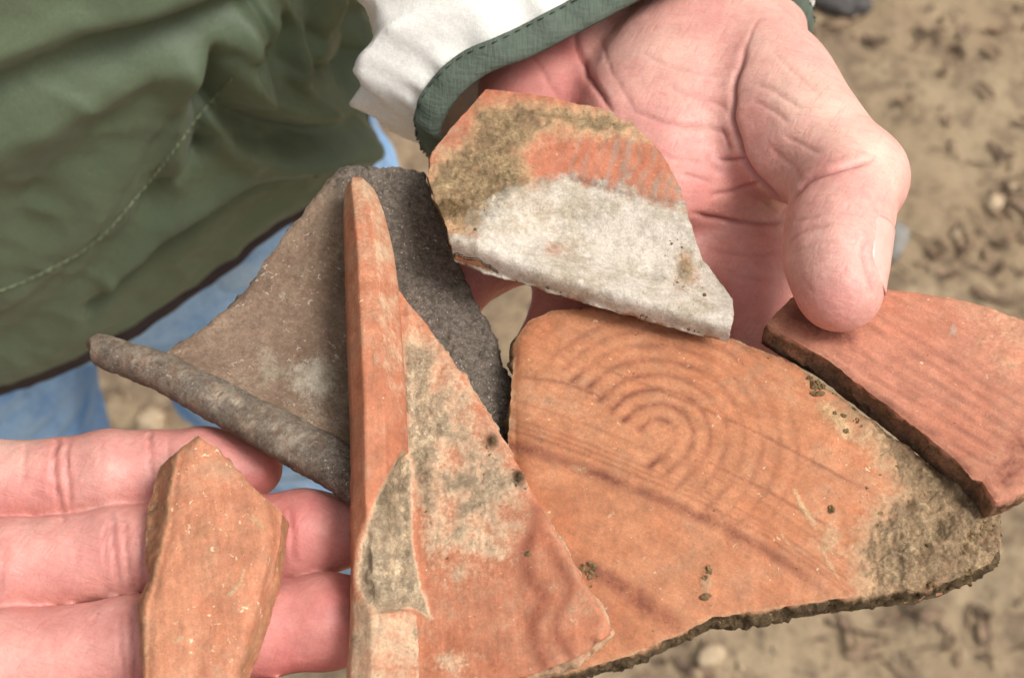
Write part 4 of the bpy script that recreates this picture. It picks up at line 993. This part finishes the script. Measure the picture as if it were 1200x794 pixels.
# one body: both hands, joined through the arms and the chest inside the jacket
bm = bmesh.new(); me = bpy.data.meshes.new('body_parts')
nL = len(LV); me.from_pydata(np.vstack([LV, RV]).tolist(), [], np.vstack([LQ, RQ + nL]).tolist())
for k_, a_, b_ in (('red', lr, rr_), ('pale', lp, rp), ('crease', Lc, Rc), ('grime_shade', lg, rgm)):
    me.attributes.new(k_, 'FLOAT', 'POINT').data.foreach_set('value', np.r_[a_, b_].astype(np.float32))
bm.from_mesh(me); bpy.data.meshes.remove(me)
bE = [e for e in bm.edges if len(e.link_faces) == 1]
lE = [e for e in bE if e.verts[0].index < nL]; rE = [e for e in bE if e.verts[0].index >= nL]
print('wrist loops', len(lE), len(rE))
def extrude_arm(edges, path):
    ring = list({v for e in edges for v in e.verts}); c0 = np.mean([v.co[:] for v in ring], 0)
    rel = {v: np.array(v.co) - c0 for v in ring}
    for c, sc, ang in path:
        r = bmesh.ops.extrude_edge_only(bm, edges=edges)
        nv = [g for g in r['geom'] if isinstance(g, bmesh.types.BMVert)]; edges = [g for g in r['geom'] if isinstance(g, bmesh.types.BMEdge) and len(g.link_faces) == 1]
        cc = np.mean([v.co[:] for v in nv], 0)
        for v in nv: v.co = Vector(np.array(c) + (np.array(v.co) - cc) * sc)
        ns = set(nv); edges = [e for e in edges if all(x in ns for x in e.verts)]
    return edges
L_ELBOW = np.array([0.045, 0.52, HC - 0.20]); R_ELBOW = np.array([-0.53, 0.34, HC - 0.26])
lE = extrude_arm(lE, [((lw + np.array([0, .06, .0]) + (L_ELBOW - lw) * .25).tolist(), 1.05, 0), (L_ELBOW.tolist(), 1.1, 0), ((-0.05, 0.42, HC + .08), 1.0, 0), ((-0.17, 0.39, HC + .06), 0.9, 0)])
rE = extrude_arm(rE, [((-0.36, .255, HC - .275), 1.1, 0), (R_ELBOW.tolist(), 1.1, 0), ((-0.42, 0.38, HC + .06), 1.0, 0), ((-0.27, 0.39, HC + .06), .9, 0)])
try: bmesh.ops.bridge_loops(bm, edges=lE + rE)
except Exception as ex: print('bridge', ex)
bmesh.ops.recalc_face_normals(bm, faces=bm.faces)
me = bpy.data.meshes.new('body'); bmesh.ops.translate(bm, verts=bm.verts, vec=-Vector(person.location)); bm.to_mesh(me); bm.free()
me.polygons.foreach_set('use_smooth', np.ones(len(me.polygons), bool)); me.materials.append(M['skin'])
body = bpy.data.objects.new('body', me); COL.objects.link(body); body.parent = person

# thumb nail: a thin curved plate on the back of the thumb tip
def nail():
    a = at(984, 277, 0.0185); b = at(985, 345, 0.0178); ax = b - a; L = np.linalg.norm(ax); ax /= L
    side = np.array([1, -0.08, 0.36]); side -= ax * (side @ ax); side /= np.linalg.norm(side); oth = np.cross(ax, side)
    nu, nv = 15, 17; V = []
    for i in range(nu):
        t = i / (nu - 1); r = 0.01060 - 0.0008 * t
        for j in range(nv):
            s = j / (nv - 1) * 2 - 1
            wid = 0.82 * min(1, (math.sqrt(max(0, 1 - ((t - .42) / .60) ** 2)) * 1.12))
            ang = s * wid
            V.append(a + ax * (L * (t - 0.02 + 0.05 * (1 - s * s) * (1 if t > .5 else -1))) + (side * math.cos(ang) + oth * math.sin(ang)) * (r - 0.0005 * s * s))
    V = np.array(V); ctr = a + ax * ((V - a) @ ax)[:, None]; od = V - ctr; od /= np.linalg.norm(od, axis=1)[:, None]
    lo_, hi_ = np.full(len(V), 0.006), np.full(len(V), 0.016)
    for _ in range(18):                                     # seat the plate on the skin
        mid_ = (lo_ + hi_) / 2; dd = left_hand(ctr + od * mid_[:, None]); lo_ = np.where(dd < 0, mid_, lo_); hi_ = np.where(dd < 0, hi_, mid_)
    s_ = np.tile(np.linspace(-1, 1, nv), nu)
    V = ctr + od * (lo_ + 0.00008 - 0.0004 * s_ ** 2)[:, None]
    I = np.arange(nu * nv).reshape(nu, nv)
    Q = np.stack([I[:-1, :-1], I[1:, :-1], I[1:, 1:], I[:-1, 1:]], -1).reshape(-1, 4)
    o = mesh_obj('fingernail', V, Q, M['nail'], body)
    md = o.modifiers.new('thick', 'SOLIDIFY'); md.thickness = 0.0003; md.offset = -1
nail()

# ---- jacket
HEM = HC - 0.445
JC = np.array([-0.245, 0.372])
FOLDS = [  # polyline in the photo, width, height (m): soft folds of the cloth
    ([(-60, 108), (60, 92), (160, 74), (250, 52), (320, 20)], 26, -.0060), ([(-60, 60), (80, 45), (220, 20), (300, -10)], 34, .0050), ([(-60, 160), (80, 140), (200, 105), (280, 75)], 36, .0045),
    ([(250, 135), (268, 170), (310, 196), (370, 205), (430, 176)], 15, -.0070), ([(285, 120), (310, 150), (350, 168), (400, 165), (445, 130)], 20, .0070), ([(262, 180), (300, 222), (360, 230), (420, 205)], 18, .0055),
    ([(290, 60), (282, 110), (300, 140), (318, 60)], 16, .0060), ([(255, 90), (250, 150), (245, 215)], 12, -.0050), ([(225, 110), (215, 190), (215, 240)], 16, .0030),
    ([(340, -10), (345, 60), (330, 110)], 18, -.0045), ([(390, -10), (390, 60), (375, 100), (350, 120)], 18, .0055), ([(445, 60), (415, 75), (375, 88)], 10, -.0035), ([(130, 330), (250, 265), (350, 240), (420, 215)], 14, .0040), ([(100, 360), (200, 310), (300, 262), (400, 228)], 9, -.0035),
    ([(330, 20), (352, 70), (348, 130), (372, 160)], 9, .0045), ([(365, 0), (372, 50), (362, 110)], 8, -.0040), ([(412, 20), (420, 80), (405, 140)], 9, -.0040), ([(436, 0), (438, 60), (428, 120)], 9, .0040), ([(300, 30), (312, 80), (300, 120)], 9, -.0040), ([(345, 118), (380, 130), (425, 112)], 7, -.0032), ([(285, 200), (320, 214), (350, 216)], 6, -.0028), ([(180, 255), (235, 225), (262, 196)], 7, -.0022),
    ([(-20, 380), (60, 340), (130, 300), (200, 250)], 20, -.0030), ([(20, 230), (100, 180), (180, 130)], 30, -.0028)]
SEAM = [(-60, 352), (0, 338), (40, 322), (100, 290), (135, 258), (170, 216), (200, 178), (235, 130), (272, 88)]
def jacket_surface(th, z, off=0.0):
    """th angle round the body (0 = its left flank), z height"""
    up = z - HEM
    a = 0.193 + 0.02 * up + off; b = 0.130 + 0.03 * up + off
    V = np.stack([JC[0] + a * np.cos(th), JC[1] + b * np.sin(th), z], -1)
    N = np.stack([np.cos(th) / a, np.sin(th) / b, 0 * th], -1); N /= np.linalg.norm(N, axis=-1)[..., None]
    px, py = proj(V)
    front = sstep(0.5, 0.0, np.sin(th))
    d = 0
    for pl, w, am in FOLDS:
        d = d + 1.3 * am * np.exp(-np.abs(polyd(px, py, smooth_path(pl, 25))[0] / (w * 0.9)) ** 1.5)
    dd, tt = polyd(px, py, SEAM)
    d = d - 0.0007 * np.exp(-(dd / 4) ** 2)
    side = np.sign(np.interp(px, [p[0] for p in SEAM], [p[1] for p in SEAM]) - py)
    d = d + 0.0018 * sstep(0, 12, dd * side) * (dd < 60) * sstep(60, 20, dd)
    d = d * front
    d = d + 0.0050 * fbm(np.stack([V[..., 0] * 12, V[..., 1] * 12, V[..., 2] * 7], -1), 3, 41) + 0.0018 * fbm(V * 38, 3, 43) + 0.0013 * (1 - 2.6 * np.abs(fbm(np.stack([V[..., 0] * 44 + V[..., 2] * 26, V[..., 1] * 44, V[..., 2] * 30], -1), 2, 47)))
    d = d + 0.004 * np.sin(th * 7 + 2 * np.sin(th * 3)) * sstep(0.10, 0.0, up)
    V = V + N * d[..., None]
    V[..., 2] += 0.027 * np.tanh((np.cos(th) - 0.50) / 0.27) * sstep(0.3, 0.0, up)
    V[..., 2] += 0.006 * pnoise(np.stack([np.cos(th) * 3, np.sin(th) * 3, 0 * th], -1), 6) * sstep(0.2, 0.0, up)
    return V, N
def tube(name, th, zs, off, mat, parent, thick=0.0016):
    T, Z = np.meshgrid(th, zs, indexing='ij'); V, N = jacket_surface(T, Z, off)
    n, m = T.shape; I = np.arange(n * m).reshape(n, m); J = np.roll(I, -1, 0)
    Q = np.stack([I[:, :-1], J[:, :-1], J[:, 1:], I[:, 1:]], -1).reshape(-1, 4)
    o = mesh_obj(name, V.reshape(-1, 3), Q, mat, parent)
    md = o.modifiers.new('thick', 'SOLIDIFY'); md.thickness = thick; md.offset = -1
    return o
th = np.r_[np.linspace(-math.pi * 0.75, 0.35, 420), np.linspace(0.36, 2 * math.pi - math.pi * 0.75, 90)[:-1]]
jacket = tube('jacket', th, np.r_[np.linspace(HEM, HEM + 0.26, 150), np.linspace(HEM + 0.27, HC + 0.16, 24)], 0.0, M['jacket'], person)
tube('hem_lining', th[::2], np.linspace(HEM - 0.0085, HEM + 0.02, 8), -0.0014, M['hem'], jacket)
# shoulders close the jacket over the body
def shoulders():
    T, U = np.meshgrid(np.linspace(0, 2 * math.pi, 96, endpoint=False), np.linspace(0, 1, 14), indexing='ij')
    V0, _ = jacket_surface(T, np.full(T.shape, HC + 0.16)); c = np.array([JC[0], JC[1], HC + 0.16])
    r = np.cos(U * math.pi / 2 * 0.82)[..., None]; V = c + (V0 - c) * r; V[..., 2] += np.sin(U * math.pi / 2 * .82) * 0.10
    n, m = T.shape; I = np.arange(n * m).reshape(n, m); J = np.roll(I, -1, 0)
    Q = np.stack([I[:, :-1], J[:, :-1], J[:, 1:], I[:, 1:]], -1).reshape(-1, 4)
    o = mesh_obj('shoulders', V.reshape(-1, 3), Q, M['jacket'], jacket); md = o.modifiers.new('thick', 'SOLIDIFY'); md.thickness = 0.002; md.offset = -1
shoulders()

def stitches(name, pts, nrm, length, gap, rad, mat, parent):
    """short thread dashes along a 3d line"""
    pts = np.asarray(pts); seg = np.linalg.norm(np.diff(pts, axis=0), axis=1); L = np.r_[0, np.cumsum(seg)]
    Vs, Fs = [], []; k = 0; s = 0.0
    while s + length < L[-1]:
        a, b = (np.array([np.interp(q, L, pts[:, j]) for j in range(3)]) for q in (s, s + length))
        nn = np.array([np.interp(s, L, nrm[:, j]) for j in range(3)]); nn /= np.linalg.norm(nn)
        t = (b - a) / np.linalg.norm(b - a); u = np.cross(t, nn)
        n = 5; ang = np.arange(6) / 6 * 6.283; V = []
        for i in range(n):
            f = i / (n - 1); c = a + (b - a) * f + nn * rad * (1.2 * math.sin(f * math.pi) - 0.5); r = rad * (0.6 + 0.4 * math.sin(f * math.pi))
            V += [c + (u * math.cos(x) + nn * math.sin(x)) * r for x in ang]
        Q = [[i * 6 + j, i * 6 + (j + 1) % 6, i * 6 + 6 + (j + 1) % 6, i * 6 + 6 + j] for i in range(n - 1) for j in range(6)] + [list(range(6)), list(range((n - 1) * 6, n * 6))]
        Vs += V; Fs += [[x + k for x in q] for q in Q]; k += len(V); s += length + gap
    o = mesh_obj(name, np.array(Vs), Fs, mat, parent); o['kind'] = 'stuff'
    return o

def seam():
    sp = smooth_path(SEAM, 6); T, Z = np.meshgrid(np.linspace(-2.4, 0.2, 300), np.linspace(HEM, HEM + 0.30, 150), indexing='ij')
    V, N = jacket_surface(T, Z); V = V.reshape(-1, 3); N = N.reshape(-1, 3); px, py = proj(V)
    pts, nn = [], []
    for x, y in sp:
        i = np.argsort((px - x) ** 2 + (py - y) ** 2)[:6]; w = 1 / ((px[i] - x) ** 2 + (py[i] - y) ** 2 + 1); pts.append((V[i] * w[:, None]).sum(0) / w.sum()); nn.append(N[i[0]])
    pts = np.array(pts); pts[2:-2] = (pts[:-4] + pts[1:-3] + pts[2:-2] + pts[3:-1] + pts[4:]) / 5
    stitches('seam_stitching', pts + np.array(nn) * 0.0007, np.array(nn), 0.0030, 0.0006, 0.00034, M['pale_thread'], jacket)
seam()

# ---- left sleeve: rolled back so the white lining shows, edged with green binding
CUFF = [(512, 163, -.006), (515, 140, .000), (532, 112, .005), (566, 84, .009), (620, 62, .012), (690, 26, .015), (755, -8, .018), (820, -34, .021), (880, -30, .017), (922, -6, .006), (942, 32, -.010), (936, 62, -.030), (890, 80, -.046), (800, 110, -.056), (690, 160, -.058), (590, 200, -.048), (530, 196, -.026)]
def loop3(c, step=6):
    L = smooth_loop(c, step); return at(L[:, 0], L[:, 1], L[:, 2])
def resamp3(P, n):
    Q = np.vstack([P, P[:1]]); s = np.r_[0, np.cumsum(np.linalg.norm(np.diff(Q, axis=0), axis=1))]; u = np.arange(n) / n * s[-1]
    return np.stack([np.interp(u, s, Q[:, j]) for j in range(3)], -1)
NS = 320
C0 = resamp3(loop3(CUFF), NS)
cc = C0.mean(0)
def sleeve():
    rings = [C0]
    ctrl = [(0.008, 1.02, (-.0024, .0060, .0010)), (0.018, 1.08, (-.0050, .0125, .0020)), (0.030, 1.10, (-.0058, .0240, .0035)), (0.048, 1.05, (-.0050, .044, .006)), (0.07, 1.02, (-.004, .070, .010)), (0.10, 1.0, (-.002, .105, .016))]
    R = [C0] + [cc + (C0 - cc) * sc + np.array(sh) for _, sc, sh in ctrl]
    R = np.array(R); t0 = np.array([0] + [c[0] for c in ctrl]); tt = np.linspace(0, 0.10, 70)
    G = np.empty((len(tt), NS, 3))
    for j in range(3):
        for i in range(NS): G[:, i, j] = np.interp(tt, t0, R[:, i, j])
    for _ in range(4): G[1:-1] = (G[:-2] + 2 * G[1:-1] + G[2:]) / 4
    c = G.mean(1, keepdims=True); o = G - c; o[..., 1] *= 0.4; o /= np.linalg.norm(o, axis=-1, keepdims=True)
    amp = sstep(0.008, 0.028, tt)[:, None]
    u = np.arange(NS) / NS * 6.283
    crum = fbm(np.stack([G[..., 0] * 34, G[..., 1] * 50, G[..., 2] * 34], -1), 3, 77, 0.5) * 0.0085
    rid = (1 - np.abs(fbm(G * np.array([26, 46, 26]), 2, 79)) * 2.6) * 0.0110
    pleat = 0.0012 * np.sin(u * 34 + 3 * np.sin(u * 5))[None] * sstep(0.03, 0.004, tt)[:, None]
    rid2 = (1 - np.abs(fbm(G * np.array([60, 95, 60]), 2, 83)) * 2.4) * 0.0026
    G = G + o * ((crum + rid + rid2) * amp + pleat * sstep(0, .004, tt)[:, None])[..., None]
    n, m = len(tt), NS; I = np.arange(n * m).reshape(n, m); J = np.roll(I, -1, 1)
    Q = np.stack([I[:-1], J[:-1], J[1:], I[1:]], -1).reshape(-1, 4)
    o_ = mesh_obj('sleeve_lining', G.reshape(-1, 3), Q, M['lining'], jacket); md = o_.modifiers.new('thick', 'SOLIDIFY'); md.thickness = 0.0007; md.offset = -1
    return G
G = sleeve()
def binding():
    # flat tape folded over the sleeve edge: outer face, rounded lip, inner face
    ax = G[9] - G[0]; ax = ax / np.linalg.norm(ax, axis=1)[:, None]
    out = C0 - cc; out[:, 1] *= 0.5; out -= ax * (out * ax).sum(1)[:, None]; out /= np.linalg.norm(out, axis=1)[:, None]
    prof = [(0.0068, 0.0013), (0.0066, 0.0020), (0.0060, 0.0022), (0.0045, 0.0022), (0.0022, 0.0021), (0.0004, 0.0017), (-0.0010, 0.0006), (-0.0010, -0.0008), (0.0004, -0.0018), (0.0030, -0.0020), (0.0066, -0.0016)]
    V = np.array([[C0[i] + ax[i] * a + out[i] * b for a, b in prof] for i in range(NS)]); m = len(prof)
    V = V + out[:, None] * (fbm(V * 150, 3, 81) * 0.0004)[..., None]
    I = np.arange(NS * m).reshape(NS, m); J = np.roll(I, -1, 0)
    Q = np.stack([I, J, np.roll(J, -1, 1), np.roll(I, -1, 1)], -1).reshape(-1, 4).tolist()
    b = mesh_obj('cuff_binding', V.reshape(-1, 3), Q, M['binding'], jacket)
    bm = bmesh.new(); bm.from_mesh(b.data); bmesh.ops.recalc_face_normals(bm, faces=bm.faces); bm.to_mesh(b.data); bm.free()
    pts = C0 + ax * 0.0056 + out * 0.0024
    stitches('cuff_stitching', np.vstack([pts, pts[:1]]), np.vstack([out, out[:1]]), 0.0017, 0.0015, 0.00022, M['thread'], jacket)
binding()
def outer_sleeve(name, path, mat):
    P = smooth_path(path, 0.02)
    C = P[:, :3]; T = np.gradient(C, axis=0); T /= np.linalg.norm(T, axis=1)[:, None]
    S = np.cross(T, [0, 0, 1]); S /= np.linalg.norm(S, axis=1)[:, None]; U = np.cross(S, T); n, m = len(P), 72
    a = np.arange(m) / m * 6.283
    V = C[:, None] + (S[:, None] * np.cos(a)[None, :, None] + U[:, None] * np.sin(a)[None, :, None]) * P[:, 3][:, None, None]
    o = V - C[:, None]; o /= np.linalg.norm(o, axis=-1, keepdims=True); V = V + o * (fbm(V * 22, 4, 91) * 0.009)[..., None]
    I = np.arange(n * m).reshape(n, m); J = np.roll(I, -1, 1); Q = np.stack([I[:-1], J[:-1], J[1:], I[1:]], -1).reshape(-1, 4)
    ob = mesh_obj(name, V.reshape(-1, 3), Q, mat, jacket); md = ob.modifiers.new('thick', 'SOLIDIFY'); md.thickness = 0.002; md.offset = -1
e0 = G[-1].mean(0)
outer_sleeve('sleeve', [(*(e0 + np.array([0, -.02, -.004])), .036), (*(e0 + np.array([0, .02, 0.004])), .050), (0.040, 0.50, HC - .16, .062), (0.005, 0.47, HC - .02, .070), (-0.07, 0.42, HC + .12, .080), (-0.13, 0.39, HC + .17, .070)], M['jacket'])
outer_sleeve('sleeve', [(-0.335, 0.235, HC - .278, .045), (-0.40, .275, HC - .27, .052), (-0.50, 0.33, HC - .24, .062), (-0.50, 0.36, HC - .08, .070), (-0.43, 0.38, HC + .10, .080), (-0.36, 0.38, HC + .17, .070)], M['jacket'])

# ---- jeans
def jeans():
    Vs, Fs, fo = [], [], []; k = 0
    def leg(top, knee, foot, r0, r1, r2, seed):
        nonlocal k
        P = smooth_path([(*top, r0), (*((np.array(top) + knee) / 2), (r0 + r1) / 2), (*knee, r1), (*foot, r2)], 0.02) if False else None
        rows = np.array([(*top, r0), (*((np.array(top) * .5 + np.array(knee) * .5)), r0 * .5 + r1 * .5), (*knee, r1), (*foot, r2)]); t = np.linspace(0, 3, 130)
        P = np.stack([np.interp(t, np.arange(4), rows[:, j]) for j in range(4)], -1); m = 140; a = np.arange(m) / m * 6.283
        V = P[:, None, :3] + np.stack([np.cos(a), np.sin(a), 0 * a], -1)[None] * P[:, 3][:, None, None]
        o = np.stack([np.cos(a), np.sin(a), 0 * a], -1)[None]
        f = fbm(np.stack([V[..., 0] * 14 + V[..., 2] * 9, V[..., 1] * 14, V[..., 2] * 26 - V[..., 0] * 16], -1), 4, seed)
        f2 = 1 - np.abs(pnoise(np.stack([V[..., 0] * 16 + V[..., 2] * 14, V[..., 1] * 12, V[..., 2] * 30], -1), seed + 9)) * 2.4
        V = V + o * (f * 0.010 + f2 * 0.004)[..., None]
        I = np.arange(len(P) * m).reshape(len(P), m); J = np.roll(I, -1, 1); Q = np.stack([I[1:], J[1:], J[:-1], I[:-1]], -1).reshape(-1, 4)
        Vs.append(V.reshape(-1, 3)); Fs.append(Q + k); fo.append(np.clip(f2, 0, 1).ravel() ** 3); k += V.shape[0] * m
    z = HC
    leg((-0.140, 0.372, z - .43), (-0.118, 0.395, z - .80), (-0.085, 0.46, 0.02), .076, .068, .062, 101)
    leg((-0.288, 0.358, z - .43), (-0.338, 0.358, z - .80), (-0.42, 0.40, 0.02), .088, .070, .062, 111)
    # seat and hips
    T, Z = np.meshgrid(np.arange(160) / 160 * 6.283, np.linspace(z - 0.57, z - .395, 40), indexing='ij'); s = sstep(z - .57, z - .49, Z)
    V = np.stack([-0.222 + (0.06 + 0.095 * s) * np.cos(T), 0.372 + (0.045 + 0.058 * s) * np.sin(T), Z], -1); V = V + 0.004 * fbm(V * 20, 3, 5)[..., None]
    I = np.arange(160 * 40).reshape(160, 40); J = np.roll(I, -1, 0); Q = np.stack([I[:, :-1], J[:, :-1], J[:, 1:], I[:, 1:]], -1).reshape(-1, 4)
    Vs.append(V.reshape(-1, 3)); Fs.append(Q + k); fo.append(np.zeros(160 * 40))
    mesh_obj('jeans', np.vstack(Vs), np.vstack(Fs), M['denim'], person, dict(fold=np.concatenate(fo)))
jeans()
SHOE = plain('brown_suede', (128, 100, 74), 0.9, (98, 76, 56), 120)
def shoe(x, y, rz):
    V = ICO3[0].copy(); V[:, 2] = np.where(V[:, 2] < -0.3, -0.3 - 0.05 * (V[:, 2] + .3), V[:, 2]); V[:, 2] *= np.where(V[:, 1] < 0, 0.75, 1.05)
    V = V * np.array([.05, .14, .075]); c, s = math.cos(rz), math.sin(rz); V = V @ np.array([[c, s, 0], [-s, c, 0], [0, 0, 1]])
    mesh_obj('shoe', V + np.array([x, y, 0.0235]), ICO3[1], SHOE, person)
shoe(-0.085, 0.40, 0.15); shoe(-0.42, 0.34, -0.2)
